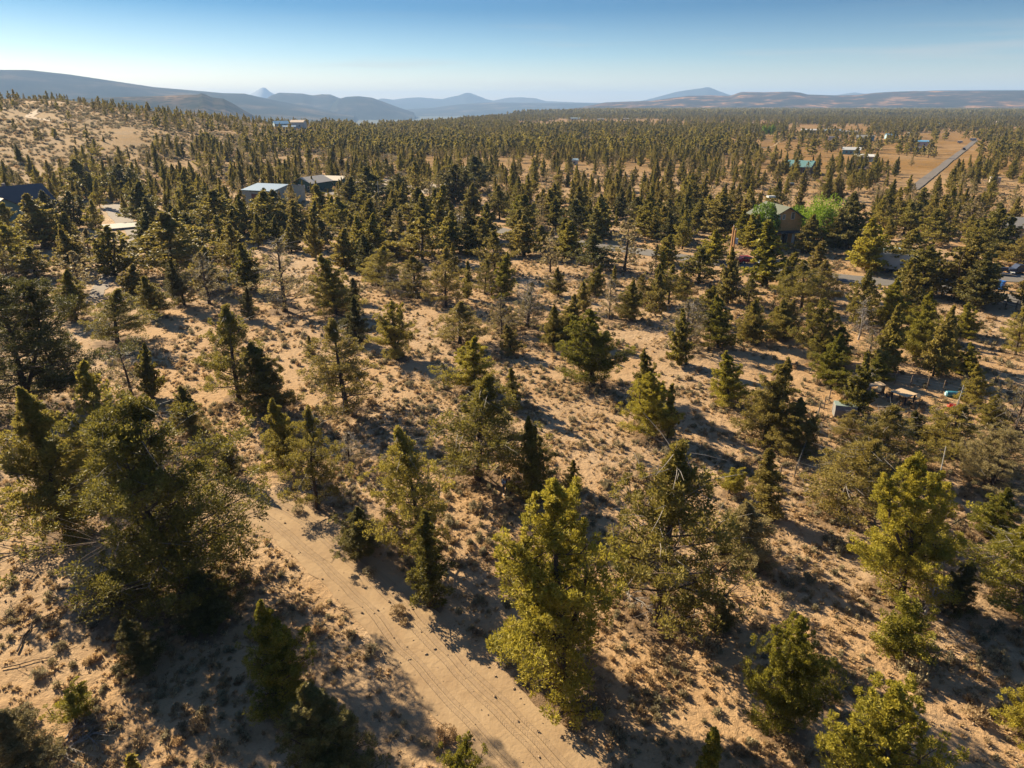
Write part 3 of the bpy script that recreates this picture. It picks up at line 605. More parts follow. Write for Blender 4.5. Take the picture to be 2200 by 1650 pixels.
# view, base x, base y, top y, crown width, kind + tint (b bright, d dark, g grey) | label
TREES = '''
P 148 1148 828 165 Cn|tall pointed juniper between the dirt track and the sandy edge, beside the huge spreading juniper
P 402 1262 842 325 Wn|huge spreading juniper with heavy low limbs on the near side of the dirt track
P 262 1300 1200 230 Od|low dark skirt of juniper boughs at the foot of the huge spreading juniper
P 450 1345 1225 150 Bd|dark bushy juniper growing under the huge spreading juniper
P 305 1436 1322 78 Cd|small sparse juniper standing alone in the huge juniper's shadow
P 618 1530 1275 118 Cb|narrow juniper with sunlit yellow tip beside the dirt track near bend
P 712 1668 1478 160 Cd|dark dense juniper at the bottom edge between track and sunlit narrow juniper
P 164 1550 1484 78 Bb|small bright juniper shrub above the bleached fallen branches
P 52 1662 1515 125 Bg|ragged shrubby juniper in the bottom left corner
P 1010 1690 1577 80 Bb|small juniper tip rising beside the dirt track at the bottom edge
P 925 1303 1098 82 Sn|slim pointed juniper on the far bank of the dirt track
P 1205 1490 1048 290 Tb|big sunlit many-topped juniper right beside the dirt track
P 772 1197 1084 78 Cd|dark conical juniper standing in shade on the track bank
P 905 1190 915 140 On|tall leaning juniper with forked trunk above the slim pointed one
P 1416 1323 941 230 On|tall open juniper with bare red trunk behind the big sunlit one
P 1595 1203 1076 112 Cg|pale soft conical juniper on the open slope
P 1643 1110 964 66 Sn|thin juniper with bare spike top beside the wire fence
P 1552 1354 1278 66 Bd|small round juniper shrub beside the tall open juniper
P 1675 1564 1300 165 Tb|puffy golden green juniper near the bottom between two long shadows
P 1872 1850 1510 300 Tb|broad sunlit juniper crown cut off by the bottom edge
P 1505 1730 1554 64 Sb|slim juniper top rising from the bottom edge
P 1934 1287 984 200 Tb|tall bright juniper beside the leaning white pole
P 1941 1402 1284 112 Bb|bushy juniper in front of the bleached dead snag
P 2043 1306 1205 66 Cd|dark juniper in shade behind the bleached dead snag
P 2123 1150 1046 84 Cb|dense rounded bright juniper standing alone on the open slope
P 2190 1300 1128 170 Ob|open sunlit juniper at the right edge
P 2225 1580 1461 110 Cb|sunlit juniper half cut off by the right edge near the bottom
P 1803 1102 930 190 On|broad juniper with low limbs just inside the wire fence
H 1050 1065 600 480 On|wide sunlit juniper between the picnic table and the wire fence
H 1300 870 640 170 Cd|dark narrow juniper beside the wide sunlit one at the clearing
H 1570 1012 590 400 On|forked juniper with leaning trunk in front of the red chair
H 1890 1240 780 440 Wg|grey-green spreading juniper near the leaning pole
H 2060 862 280 260 Gn|half bare grey juniper at the right edge of the clearing
H 1890 770 520 190 Cn|
H 1280 1250 958 170 Cn|
H 150 875 222 320 Cn|
H 345 972 565 270 Cn|
H 475 925 650 130 Bd|
H 632 458 45 240 Cb|
H 745 520 330 150 Cb|
H 1000 430 205 220 Cb|
H 850 560 370 190 Gn|
H 1450 388 235 130 Bb|
H 1590 352 110 120 Cn|
H 1715 378 130 140 Cb|
H 1745 622 290 180 Cn|
H 1070 352 235 120 Bd|
H 860 690 520 200 Bn|
H 800 850 640 240 On|
H 1460 945 720 120 On|
D 1360 1420 900 250 Cb|
D 1060 1500 1140 190 Gn|
D 1730 1260 980 170 Cb|
D 2130 1400 1010 200 On|
D 2190 1260 1060 120 Cn|
D 1110 1205 790 240 Cb|bright juniper with thin crown below the paved road
D 1240 1150 965 170 Cn|
D 1390 1190 890 250 On|
D 560 1460 960 330 Cn|
D 700 1480 1160 230 Cn|
D 260 1275 965 230 Cn|
D 40 1285 950 150 On|
D 900 1200 1060 130 Bn|
D 980 1410 1190 220 Gn|
D 440 1050 640 300 On|
D 600 985 640 230 On|
D 310 960 800 150 Gg|
D 340 840 598 150 Cn|
D 545 790 505 170 Sn|
D 155 855 365 210 Sb|tall spire juniper standing in front of the paved road by the tan house
D 950 742 330 210 Cb|single bright pointed juniper beside the white trailer
D 480 600 300 160 Cn|
D 800 565 130 230 Cd|
D 720 560 290 150 Cn|
D 1050 430 230 170 Od|
D 650 500 260 150 Cd|
D 1260 745 420 240 On|
D 1380 930 550 270 Cn|
D 1680 970 468 320 Tn|massive dense juniper beside the blue bin
D 1840 1035 610 210 Cd|dark juniper touching the massive one beside the blue bin
D 1480 545 262 200 On|
D 1250 455 200 180 On|
D 1920 605 260 230 Cn|
D 1770 400 150 200 Gn|
D 2160 695 450 240 On|
D 2190 1000 870 110 Cd|
D 1100 330 120 160 Cn|
D 1370 330 90 150 On|
D 1600 330 110 170 Cn|
D 2010 330 120 190 Cn|
D 60 560 300 130 Cn|
D 1980 640 400 160 Cd|
F 880 885 160 460 On|open juniper with straight dark trunk standing alone in the middle slope
F 950 345 -15 190 Cd|
F 1262 472 30 320 Cn|broad conical juniper on its own beside the long shadow
F 592 442 290 80 Sn|tiny slim juniper alone on pale sand
F 290 862 340 330 Cn|
F 430 1352 750 300 Cn|juniper leaning left with bare lower trunk above the track bend
F 652 1622 840 340 On|juniper with tall bare trunk rising above the track bend
F 900 1292 1020 200 Gn|
F 1630 705 490 170 Gd|
F 1850 690 270 330 Cb|
F 1750 350 0 330 On|
F 1890 1395 530 600 On|large airy juniper sheltering the two people
G 520 1575 900 280 Cn|dark based juniper right beside the two people
G 810 1472 1250 110 Sn|
G 372 872 538 130 Sn|
G 975 662 60 460 Cb|large layered juniper with stout trunk in the middle of the slope
G 1405 1055 540 390 Tb|
G 1385 880 380 200 Cn|
G 2020 812 405 240 Cb|
G 1650 512 350 140 Cn|
G 1690 400 20 240 Gn|
G 350 432 190 150 Cn|
G 680 362 150 160 Cn|
G 800 335 60 200 Cn|
G 480 205 -120 230 Gn|
G 290 255 30 180 On|
G 1560 1080 940 90 Gg|
G 2030 1505 1310 200 Bb|
E 250 882 -215 820 Wd|huge dark juniper filling the left edge above the track
E 905 345 -80 480 On|
E 1020 765 380 250 Gg|grey half bare juniper behind the huge spreading one
E 1470 1052 690 250 Cn|
E 1845 792 35 380 On|tall open juniper on the pale slope above the track
E 1770 1372 1040 150 Cd|
E 800 1240 1080 220 Bd|
E 1180 770 650 330 Gn|
A 655 1385 950 260 Cn|
A 1310 1352 1000 260 Cn|
A 110 725 390 240 On|
A 375 765 310 260 Cn|
A 430 600 280 190 Cd|
A 500 340 105 250 Cd|
A 640 605 290 200 Cd|
A 835 645 400 250 Ogd|
A 860 425 230 250 Cd|
A 1082 492 358 80 Sn|
A 1222 545 210 200 Cd|
A 1318 612 340 150 Cd|
A 1145 385 230 110 Cd|
A 735 335 10 220 On|
A 900 305 50 200 On|
A 1050 312 55 230 Cd|
A 1292 262 50 120 Cn|
A 1432 284 105 130 Cn|
A 1390 112 -30 90 Bd|
A 1605 372 90 120 Cn|
A 1640 505 230 180 Cn|
A 1730 330 120 150 Cn|
A 1880 645 275 320 On|
A 1700 602 420 150 Cd|
A 2100 640 420 150 Cn|
A 2005 935 575 250 On|
A 305 1015 755 330 On|
A 600 875 655 300 Gn|
A 790 925 610 190 Gg|
A 985 1005 590 270 Cn|
A 690 1150 800 250 Gn|
A 1485 995 480 470 On|
A 1660 765 480 240 Cd|
A 1165 1205 920 190 Cn|
A 1585 1262 860 270 Cd|
A 1800 1252 800 290 Gn|
A 2150 1135 738 180 Cn|
A 2145 1385 1105 120 Cd|
A 60 1005 840 260 Cn|
A 30 850 400 240 On|
A 1900 330 100 170 Cd|
A 2060 330 110 190 Cd|
B 415 1205 640 400 Gn|wide thin crowned juniper showing dark branches above the sandy strip
B 815 1225 748 300 Cn|
B 965 1130 940 130 Cd|
B 1145 1002 680 270 On|
B 1432 1092 760 270 On|
B 1492 793 465 300 On|
B 655 782 608 100 Cn|
B 700 705 490 240 Od|
B 205 705 515 200 Gn|
B 265 565 260 260 On|
B 505 572 330 230 On|
B 30 622 380 140 Cn|
B 382 345 190 150 Cd|
B 650 472 290 100 Cn|
B 725 495 215 130 Sn|
B 845 505 330 160 Gn|
B 1030 485 250 190 Cn|
B 1085 562 405 110 Cn|
B 1130 685 510 120 Cn|
B 1262 535 325 180 Cn|
B 1452 300 30 150 On|
B 1480 465 275 150 Cn|
B 1312 335 125 150 Cd|
B 1085 400 75 230 Od|
B 930 442 155 150 Cd|
B 1632 585 220 120 Sn|
B 1742 355 55 230 Cd|
B 1902 265 -10 200 Od|
B 2010 295 105 150 Cd|
B 2102 485 215 130 On|
B 1722 745 430 170 Cn|
B 1880 765 530 220 Cn|
B 1900 575 385 170 Cn|
B 2065 905 580 200 On|
B 1680 1165 690 240 On|
B 1985 1065 790 160 On|
B 1850 1105 925 140 Cb|
B 1235 1092 900 80 Gn|
B 1265 785 585 190 Cn|
B 2130 1105 730 160 Cb|
B 880 870 560 170 Cn|
B 1010 875 640 160 Cn|
B 1745 935 755 160 Gg|
B 2120 1420 1100 180 Gn|
C 40 372 150 100 Cb|
C 95 622 310 180 Cn|
C 232 515 365 90 Cd|
C 300 752 410 150 Gg|brown half dead juniper with bare trunk
C 442 642 360 160 Cn|
C 340 402 170 110 Cn|
C 642 725 460 240 Od|
C 885 745 345 220 Gn|
C 700 455 165 160 Cn|
C 822 395 200 130 Cn|
C 612 405 225 120 Cn|
C 1060 465 210 160 Cn|
C 1192 435 230 110 Cn|
C 1335 425 270 140 Cd|
C 1212 685 450 150 Cn|
C 1182 785 590 80 Sb|
C 1342 570 430 110 Cd|
C 1470 825 560 280 On|
C 1590 665 420 210 Cb|
C 1640 475 150 190 Cn|
C 1790 535 260 110 Cb|
C 1885 565 300 150 Cb|
C 1232 1002 690 190 On|
C 1332 955 720 150 Cn|
C 925 1125 805 180 Cn|
C 765 1122 800 170 Gn|
C 1010 1012 760 130 On|
C 1130 1003 870 70 Bn|
C 1128 1092 1010 50 Bb|
C 650 925 690 150 Cn|
C 365 935 700 130 Cn|
C 800 885 720 80 Cn|
C 560 1055 815 110 Cn|
C 130 1185 900 270 Gn|
C 335 1335 1000 160 Cn|
C 470 1285 920 190 Cn|
C 1400 1305 960 260 Gn|
C 1620 1345 925 220 Cb|
C 1872 1305 955 200 Cn|
C 2130 1265 960 190 On|
C 1700 1000 830 100 Cn|
C 1760 885 705 80 Sb|
C 1860 995 795 190 On|
C 1520 1145 845 250 Cn|
C 1125 785 650 110 Cn|
C 480 230 40 120 Cn|
C 930 190 20 150 Cn|
C 560 250 60 120 Cd|
C 760 240 50 120 Cn|
C 1420 250 40 140 Cn|
C 1100 230 60 120 Cn|
C 1560 200 20 120 Cn|
C 2020 230 40 160 Cd|
'''
import re
clear_px = []
rows = []
for ln0 in TREES.strip().splitlines():
    d, lab = ln0.split('|'); q = d.split(); ox, oy, s = CR[q[0]]
    bx, by, ty, wd = [float(v) for v in q[1:5]]
    rows.append((ox + bx / s, oy + by / s, oy + ty / s, wd / s, q[5], lab))
rngT = np.random.default_rng(5)
SP = []                                   # x, y, z, height, width, kind, tint, label
for bx, by, ty, wd, kd, lab in rows:
    p = at(bx, by); h = max(.8, float(top_z(p, ty)) - p.z); dpt = depth(p.x, p.y, p.z + h * .4); W_ = wd * dpt / F
    SP.append([p.x, p.y, p.z, h, W_, kd[0], kd[1:], lab])
# the rest of the woodland
def density(x, y):
    z = hgt(x, y); px, py = proj(x, y, z); d = np.hypot(x, y)
    front = (y > 5) & (px > -20) & (px < 2220) & (py < 1660)
    den = .007 + .028 * sstep(.36, .56, fbm(x / 60., y / 60., 33, 4))
    den = np.where(d > 900, den * (.16 + .85 * sstep(.42, .58, fbm(x / 210., y / 130., 71, 4))), den)
    def rect(x0, y0, x1, y1, mlt):
        nonlocal den
        den = np.where(front & (px > x0) & (px < x1) & (py > y0) & (py < y1), den * mlt, den)
    # golden hillside on the left: open grass, few trees
    line = 375 - px * .12
    den = np.where(front & (px < 330) & (py > 250) & (py < line) & (fbm(x / 50., y / 50., 3, 3) > .36), den * .22, den)
    up = np.interp(px, [0, 180, 400, 560, 700, 900], [285, 292, 300, 300, 290, 262])
    den = np.where(front & (px < 740) & (py < up) & (d < 900), den * .28, den)
    rect(-20, 322, 130, 380, .12); rect(130, 330, 300, 372, .35); rect(270, 340, 470, 372, .5)
    rect(836, 380, 878, 420, 0); rect(925, 405, 1060, 462, .1); rect(1040, 400, 1250, 452, .55)
    rect(1640, 285, 2095, 370, .16); rect(1100, 258, 1720, 279, .35); rect(1560, 290, 1660, 330, .4); rect(1500, 340, 1680, 372, .45); rect(1690, 268, 1870, 290, .12); rect(2010, 300, 2200, 375, .4)
    rect(1180, 258, 1420, 268, .1); rect(1110, 262, 1700, 268, .35); rect(2100, 388, 2200, 440, .15); rect(1720, 270, 1760, 280, 0)
    rect(1250, 500, 2220, 700, .4); rect(1300, 530, 2220, 650, .15); rect(525, 434, 665, 478, .2); rect(-20, 486, 115, 585, .15); rect(1600, 484, 1835, 560, .1); rect(-20, 470, 110, 560, .4); rect(1980, 425, 2150, 470, .4); rect(1120, 330, 1210, 352, .45)
    col = 1100 + 1584 * x / np.maximum(y, 1)
    den = np.where(front & (col < 1290) & (d > np.interp(col, RIM_C, RIM_D) * 1.0), 0, den)
    den = np.where(near_curve(x, y, 1.0), 0, den)
    den = np.where(front & (py > 452), den * .85 * (1 - sstep(530, 680, py)), den)
    return den, px, py, front
keepout = []
def keep(px, py, r):
    p = at(px, py); keepout.append((p.x, p.y, r)); return p
for a, b, r in ((20, 470, 20), (85, 418, 7), (592, 432, 17), (672, 400, 9), (716, 397, 9), (1655, 520, 14), (270, 480, 12), (625, 276, 18), (1018, 318, 24), (892, 301, 20),
                (1296, 309, 24), (1745, 281, 40), (1790, 286, 40), (1858, 299, 16), (1911, 297, 14), (1830, 331, 14), (1857, 343, 10), (1715, 366, 15), (1981, 313, 18), (2190, 505, 10),
                (1640, 292, 10), (1750, 480, 16), (1132, 322, 7), (1232, 352, 8), (1150, 358, 6), (1075, 388, 5), (2135, 390, 6), (1595, 345, 6), (2086, 300, 12), (1960, 292, 8)):
    keep(a, b, r)
ex = np.array([[s[0], s[1]] for s in SP])
cand = []
def fill(rmin, rmax, azl, azr, cell, seed):
    rng = np.random.default_rng(seed); A = .5 * (rmax ** 2 - rmin ** 2) * R(azr - azl); n = int(A / cell)
    r = np.sqrt(rng.random(n) * (rmax ** 2 - rmin ** 2) + rmin ** 2); a = np.radians(azl + (azr - azl) * rng.random(n))
    x, y = r * np.sin(a), r * np.cos(a); dn, px, py, fr = density(x, y); ok = rng.random(n) < dn * cell
    x, y = x[ok], y[ok]
    for kx, ky, kr in keepout:
        m = np.hypot(x - kx, y - ky) > kr; x, y = x[m], y[m]
    return x, y
def thin(x, y, dmin):
    g = {}; out_ = []
    for i in range(len(x)):
        c = (int(x[i] // dmin), int(y[i] // dmin)); bad = False
        for dx in (-1, 0, 1):
            for dy in (-1, 0, 1):
                for j in g.get((c[0] + dx, c[1] + dy), ()):
                    if (x[i] - x[j]) ** 2 + (y[i] - y[j]) ** 2 < dmin * dmin: bad = True
        if not bad: g.setdefault(c, []).append(i); out_.append(i)
    return x[out_], y[out_]
x1, y1 = thin(*fill(25, 1000, -47, 47, 30, 1), 3.9)
m = np.array([np.hypot(ex[:, 0] - a, ex[:, 1] - b).min() > 4.3 for a, b in zip(x1, y1)]); x1, y1 = x1[m], y1[m]
x2, y2 = thin(*fill(1000, 2200, -42, 42, 30, 2), 4.0)
x3, y3 = fill(2200, 5000, -10, 42, 75, 3); x3b, y3b = fill(2200, 2900, -14, -10, 60, 4)
xs_, ys_ = fill(8, 160, 47, 313, 40, 6)            # round the camera, beyond the frame
keepm = np.hypot(xs_, ys_) > 26; xs_, ys_ = xs_[keepm], ys_[keepm]
o1 = np.argsort(np.hypot(x1, y1)); x1, y1 = x1[o1], y1[o1]
_, pxv, pyv, frv = density(x1, y1)
pool = np.where((pxv > 0) & (pxv < 2200) & (pyv < 1650) & (y1 > 0) & (np.hypot(x1, y1) < 420))[0]
szl = sorted([(s_[3] / math.hypot(s_[0], s_[1]), 0, i) for i, s_ in enumerate(SP)] + [(7.3 / math.hypot(x1[i], y1[i]), 1, i) for i in pool], reverse=True)
chosen = set(szl[:302 + 0]); labelled = {(s_[3] / math.hypot(s_[0], s_[1]), 0, i) for i, s_ in enumerate(SP) if s_[7]}
drop = [t for t in sorted(chosen - labelled)][:len(labelled - chosen)]; chosen = (chosen | labelled) - set(drop)
inview = np.array([t[2] for t in chosen if t[1] == 1], int); keepi = sorted(t[2] for t in chosen if t[1] == 0)
extra = [SP[i] for i in range(len(SP)) if i not in set(keepi)]; SP = [SP[i] for i in keepi]
for i in inview:
    r = rngT.random(); kd = 'C' if r < .62 else 'O' if r < .86 else 'S' if r < .93 else 'G'
    h = 5.2 + 4.2 * rngT.random(); W_ = h * {'C': .52, 'O': .66, 'S': .34, 'G': .58}[kd]
    SP.append([x1[i], y1[i], H1(x1[i], y1[i]), h, W_, kd, 'n' if rngT.random() < .7 else 'd', ''])
rest = np.ones(len(x1), bool); rest[inview] = False; x1, y1 = np.concatenate([x1[rest], [e[0] for e in extra]]), np.concatenate([y1[rest], [e[1] for e in extra]])

LAND = [('the picnic table', 1938, 855), ('the dark workbench', 1875, 838), ('the pale tank', 1810, 885), ('the blue barrel', 2048, 850), ('the red chair', 2046, 888),
        ('the tan house', 1655, 520), ('the white trailer', 1905, 580), ('the blue bin', 2147, 622), ('the orange utility poles', 1566, 580), ('the red car', 1606, 562),
        ('the blue roofed steel barn', 592, 432), ('the green house', 20, 470), ('the concrete slab', 270, 485), ('the grey pole', 816, 455), ('the green cottage', 672, 402), ('the gravel yard', 850, 402),
        ('the lime green broadleaf tree', 1750, 500), ('the rail fence', 2170, 655), ('the parked boat', 2125, 585), ('the bleached snag', 1985, 1325), ('the leaning white pole', 2004, 1090),
        ('the huge spreading juniper', 402, 1262), ('the open juniper with straight trunk', 745, 886), ('the large layered juniper', 1271, 825), ('the two people', 1088, 1060),
        ('the broad conical juniper', 852, 771), ('the huge dark juniper', 70, 886), ('the wide thin crowned juniper', 613, 668), ('the brown half dead juniper', 1182, 585),
        ('the tall spire juniper', 1642, 613), ('the massive juniper by the bin', 2058, 644), ('the red shed', 375, 445), ('the low green roofed house', 1018, 318), ('the grassy hill path', 80, 250),
        ('the straight far road', 2014, 366), ('the brown house', 1715, 366), ('the white house at the edge', 2190, 505), ('the pink roofed house', 1296, 309), ('the small stilt hut', 2135, 390)]
LANDW = [(n_, at(a, b)) for n_, a, b in LAND]
ORD = ['', 'second ', 'third ', 'fourth ', 'fifth ', 'sixth ', 'seventh ', 'eighth ', 'ninth ', 'tenth ', 'eleventh ', 'twelfth ', 'thirteenth ', 'fourteenth ', 'fifteenth ', 'sixteenth ', 'seventeenth ', 'eighteenth ', 'nineteenth ', 'twentieth ']
def auto_labels(items):
    """items: list of (x, y, description); a label each that names what it stands by"""
    rec = []
    for k, (x, y, ds) in enumerate(items):
        best = min(((math.hypot(x - p.x, y - p.y), nme, p) for nme, p in LANDW), key=lambda t: t[0]); dd, nme, p = best
        ca = math.hypot(p.x, p.y); ux, uy = p.x / ca, p.y / ca; f = (x - p.x) * ux + (y - p.y) * uy; r_ = (x - p.x) * uy - (y - p.y) * ux
        rel = ('behind' if f > 0 else 'in front of') if abs(f) > abs(r_) * 1.3 else ('right of' if r_ > 0 else 'left of') if abs(r_) > abs(f) * 1.3 else \
              ('behind and right of' if f > 0 and r_ > 0 else 'behind and left of' if f > 0 else 'in front and right of' if r_ > 0 else 'in front and left of')
        rec.append((dd, k, ds, rel, nme))
    out_ = [''] * len(items); cnt = {}
    for dd, k, ds, rel, nme in sorted(rec):
        key = (ds, rel, nme); c = cnt.get(key, 0); cnt[key] = c + 1
        out_[k] = f'{ORD[min(c, 19)]}{ds} {rel} {nme}'
    return out_
DW = {'C': 'conical juniper', 'S': 'slim pointed juniper', 'O': 'broad open juniper', 'W': 'wide spreading juniper', 'T': 'many-topped juniper', 'B': 'small bushy juniper', 'G': 'thin crowned juniper'}
TW = {'b': 'bright ', 'd': 'dark ', 'g': 'greyish ', 'n': '', 'gd': 'dark '}
desc = [(('tall ' if s[3] > 9.3 else 'young ' if s[3] < 3.6 and s[5] != 'B' else '') + TW.get(s[6], '') + DW[s[5]]) for s in SP]
al = auto_labels([(s[0], s[1], d) for s, d in zip(SP, desc)])
tint = {'b': M['leaf_bright'], 'd': M['leaf_dark'], 'g': M['leaf_grey'], 'gd': M['leaf_dark']}
for i, s in enumerate(SP):
    x, y, z, h, W_, kd, tn, lab = s; near = math.hypot(x, y) < 125
    if kd == 'B' and h > 4.2: kd = 'C'
    if kd == 'C' and h < 2.4 and near: kd = 'B'
    if kd in ('C',) and W_ / h > .62: kd = 'T' if h > 7 else 'C'
    if kd in ('C',) and W_ / h < .30: kd = 'S'
    lst = (VAR if near else MID)[kd]; cr, tk, Ht, Wd = lst[int(rngT.integers(len(lst)))]
    k = h / Ht; kw = min(max(W_ * 1.04 / Wd, k * .62), k * 1.9)
    kw *= (.96 if kd in 'WT' else 1.14) if near else 1.3; k *= 1.0 if near else 1.05
    t = thing('juniper_tree', lab or al[i], 'tree', (x, y, z - .04), rngT.random() * 6.28, 'junipers scattered over the sandy ground')
    t.scale = (kw, kw, k)
    co = link('crown', cr, t); link('trunk', tk, t)
    if tn in tint: co.material_slots[0].link = 'OBJECT'; co.material_slots[0].material = tint[tn]
# bleached snags
for (px, py, ty, k, lb) in ((1988, 1322, 1222, 0, 'bleached dead snag with tangled white branches beside the tall bright juniper'),
                            (1855, 858, 782, 1, 'grey dead juniper with tangled limbs beside the pale tank'),
                            (1843, 730, 650, 0, 'small silvery dead snag on the slope below the paved road'),
                            (1137, 690, 588, 1, 'grey dead snag among the junipers right of the brown half dead juniper'),
                            (1745, 735, 665, 0, 'pale dead snag behind the two tall conical junipers')):
    p = at(px, py); h = float(top_z(p, ty)) - p.z; t = thing('dead_tree', lb, 'dead tree', (p.x, p.y, p.z - .03), px * .7, 'dead snags'); q = h / 4.8
    t.scale = (q, q, q); link('trunk', SNAG[k], t)
# far woodland as one mass
FAR2 = [gen_tree(k, 40 + i, 2) for i, k in enumerate('COTOCOGBOC')]
for q_ in FAR2: q_[0].transform(Matrix.Diagonal((1.4, 1.4, .92, 1)) @ Matrix.Scale(2.3 if q_[2] < 5 else 1, 4)); FAR3 = [gen_tree(k, 60 + i, 3) for i, k in enumerate('COT')]
def src_objs(lst, nm): return [bpy.data.objects.new(f'{nm}_{i:02d}', q[0]) for i, q in enumerate(lst)]
MIDJ = []
for i, (kd, q) in enumerate([(kd, q) for kd in 'COSG' for q in MID[kd]]):
    cr, tk = q[0], q[1]
    MIDJ.append((kd, cr, tk))
def joined(cr, tk, nm):
    a = np.empty(len(cr.vertices) * 3, np.float32); cr.vertices.foreach_get('co', a); b = np.empty(len(tk.vertices) * 3, np.float32); tk.vertices.foreach_get('co', b)
    fa = np.empty(len(cr.loops), np.int32); cr.loops.foreach_get('vertex_index', fa); fb = np.empty(len(tk.loops), np.int32); tk.loops.foreach_get('vertex_index', fb)
    ta = np.empty(len(cr.polygons), np.float32); cr.attributes['tone'].data.foreach_get('value', ta)
    return mesh_np(nm, np.concatenate([a.reshape(-1, 3), b.reshape(-1, 3)]), [fa.reshape(-1, 4), fb.reshape(-1, 4) + len(cr.vertices)], [cr.materials[0], M['bark']],
                   midx=[0] * len(cr.polygons) + [1] * len(tk.polygons), tone=np.concatenate([ta, np.full(len(tk.polygons), .5)]))
mj = [(joined(c, t, 'mid_tree'),) for _, c, t in MIDJ]
def mass(nm, xa, ya, lst, seed, label, hs):
    rng = np.random.default_rng(seed); n = len(xa); z = hgt(xa, ya) - .1
    sc_ = hs[0] + hs[1] * rng.random(n); sc_ = sc_ * np.where(z > 7, .66, 1)
    return scatter(nm, np.stack([xa, ya, z], -1), rng.random(n) * 6.28, sc_, rng.integers(len(lst), size=n), src_objs(lst, nm), label)
dd = np.hypot(x1, y1); nearm = dd < 460
mass('juniper_woodland', np.concatenate([x1[nearm], xs_]), np.concatenate([y1[nearm], ys_]), mj, 1, 'junipers too many to count covering the middle distance', (.62, .42))
onhill = (hgt(x1, y1) > 9) & ~nearm
HILLS_ = [gen_tree(k, 80 + i, 2) for i, k in enumerate('BOBGO')]
for q_ in HILLS_:                       # low rounded crowns on the open hillside
    if q_[2] < 5: q_[0].transform(Matrix.Scale(1.75, 4))
mass('hillside_junipers', x1[onhill], y1[onhill], HILLS_, 4, 'low rounded junipers dotted over the golden hillside', (.8, .6))
nearm = nearm | onhill
xf = np.concatenate([x1[~nearm], x2]); yf = np.concatenate([y1[~nearm], y2])
mass('far_woodland', xf, yf, FAR2, 2, 'far juniper woodland reading as one dark mass', (.72, .5))
xg = np.concatenate([x3, x3b]); yg = np.concatenate([y3, y3b])
mass('distant_woodland', xg, yg, FAR3, 3, 'most distant juniper woodland along the foot of the ridge', (.9, .8))

# needle litter under the nearer crowns, kept as an attribute of the ground mesh
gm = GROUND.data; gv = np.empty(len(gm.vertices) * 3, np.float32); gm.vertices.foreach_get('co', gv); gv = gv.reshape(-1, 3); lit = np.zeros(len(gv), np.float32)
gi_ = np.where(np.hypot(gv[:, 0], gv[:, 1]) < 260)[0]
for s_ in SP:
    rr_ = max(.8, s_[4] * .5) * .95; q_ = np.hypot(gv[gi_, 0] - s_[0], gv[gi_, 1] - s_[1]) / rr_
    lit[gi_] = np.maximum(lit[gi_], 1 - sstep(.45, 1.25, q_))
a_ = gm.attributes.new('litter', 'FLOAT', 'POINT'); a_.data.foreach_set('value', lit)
# ------------------------------------------------------------------ ground cover
def tuft(seed, n=30, h=.20, r=.10, wd=.026):
    rng = np.random.default_rng(seed); V = []; Q = []
    for i in range(n):
        a = rng.random() * 6.28; q = r * rng.random() ** .5; b = np.array([q * math.cos(a), q * math.sin(a), -.01]); ln_ = h * (.55 + .6 * rng.random())
        o = np.array([math.cos(a), math.sin(a), 0]) * (.25 + .6 * rng.random()) * ln_; tip = b + o + np.array([0, 0, ln_ * .85]); s = np.array([-math.sin(a + 1), math.cos(a + 1), 0]) * wd
        k = len(V); V += [b - s, b + s, b + o * .45 + np.array([0, 0, ln_ * .55]) + s * .7, tip]; Q.append((k, k + 1, k + 2, k + 3))
    return mesh_np('tuft', np.array(V), [np.array(Q)], [M['straw']], tone=rng.random(len(Q)))
def bush(seed, m='sage', n=16, per=16, h=.55, r=.5):
    rng = np.random.default_rng(seed); a = rng.random(n) * 6.28; q = r * rng.random(n) ** .5
    c = np.stack([q * np.cos(a), q * np.sin(a), h * (.35 + .5 * rng.random(n)) * (1.15 - (q / r) ** 2 * .6)], -1)
    V, Q, T = sprays(rng, c, np.full(n, .17), per, .17, .06, 1.0)
    sg = [([np.array([0, 0, 0.]), p * np.array([.5, .5, .45]), p], [.018, .012, .006]) for p in c]
    tv, tf = tubes_np(sg, 3)
    return mesh_np('foliage', np.concatenate([V, tv]), [Q, tf + len(V)], [M[m], M['bark']], midx=[0] * len(Q) + [1] * len(tf), tone=np.concatenate([T, np.full(len(tf), .5)]))
def gpts(rmin, rmax, n, seed, azr=46, thr=.42, extra=.0):
    rng = np.random.default_rng(seed); r = np.sqrt(rng.random(n) * (rmax ** 2 - rmin ** 2) + rmin ** 2); a = np.radians((rng.random(n) * 2 - 1) * azr)
    x, y = r * np.sin(a), r * np.cos(a); cl = fbm(x / 2.2, y / 2.2, seed + 3, 3) * .45 + fbm(x / 20., y / 20., seed + 9, 3) * .30 + rng.random(n) * .22
    ok = (cl > thr + .10 * rng.random(n)) & ~near_curve(x, y, extra); return x[ok], y[ok], rng
T_SRC = [(tuft(1),), (tuft(2, 26, .24, .12),), (tuft(3, 16, .14, .08),), (tuft(4, 30, .18, .16, .028),), (tuft(5, 20, .30, .12),), (bush(6, 'sage', 6, 20, .24, .15),), (bush(7, 'straw', 6, 20, .26, .16),)]
xa, ya, rg = gpts(14, 75, 42000, 41, 50, .40); xb, yb, _ = gpts(75, 170, 60000, 42, 44, .42); xc_, yc_, _ = gpts(170, 360, 46000, 43, 40, .43)
X_ = np.concatenate([xa, xb, xc_]); Y_ = np.concatenate([ya, yb, yc_]); S_ = np.concatenate([.50 + .75 * rg.random(len(xa)), .8 + .75 * rg.random(len(xb)), 1.6 + 1.2 * rg.random(len(xc_))])
vi = rg.choice(len(T_SRC), size=len(X_), p=[.22, .17, .24, .10, .05, .14, .08])
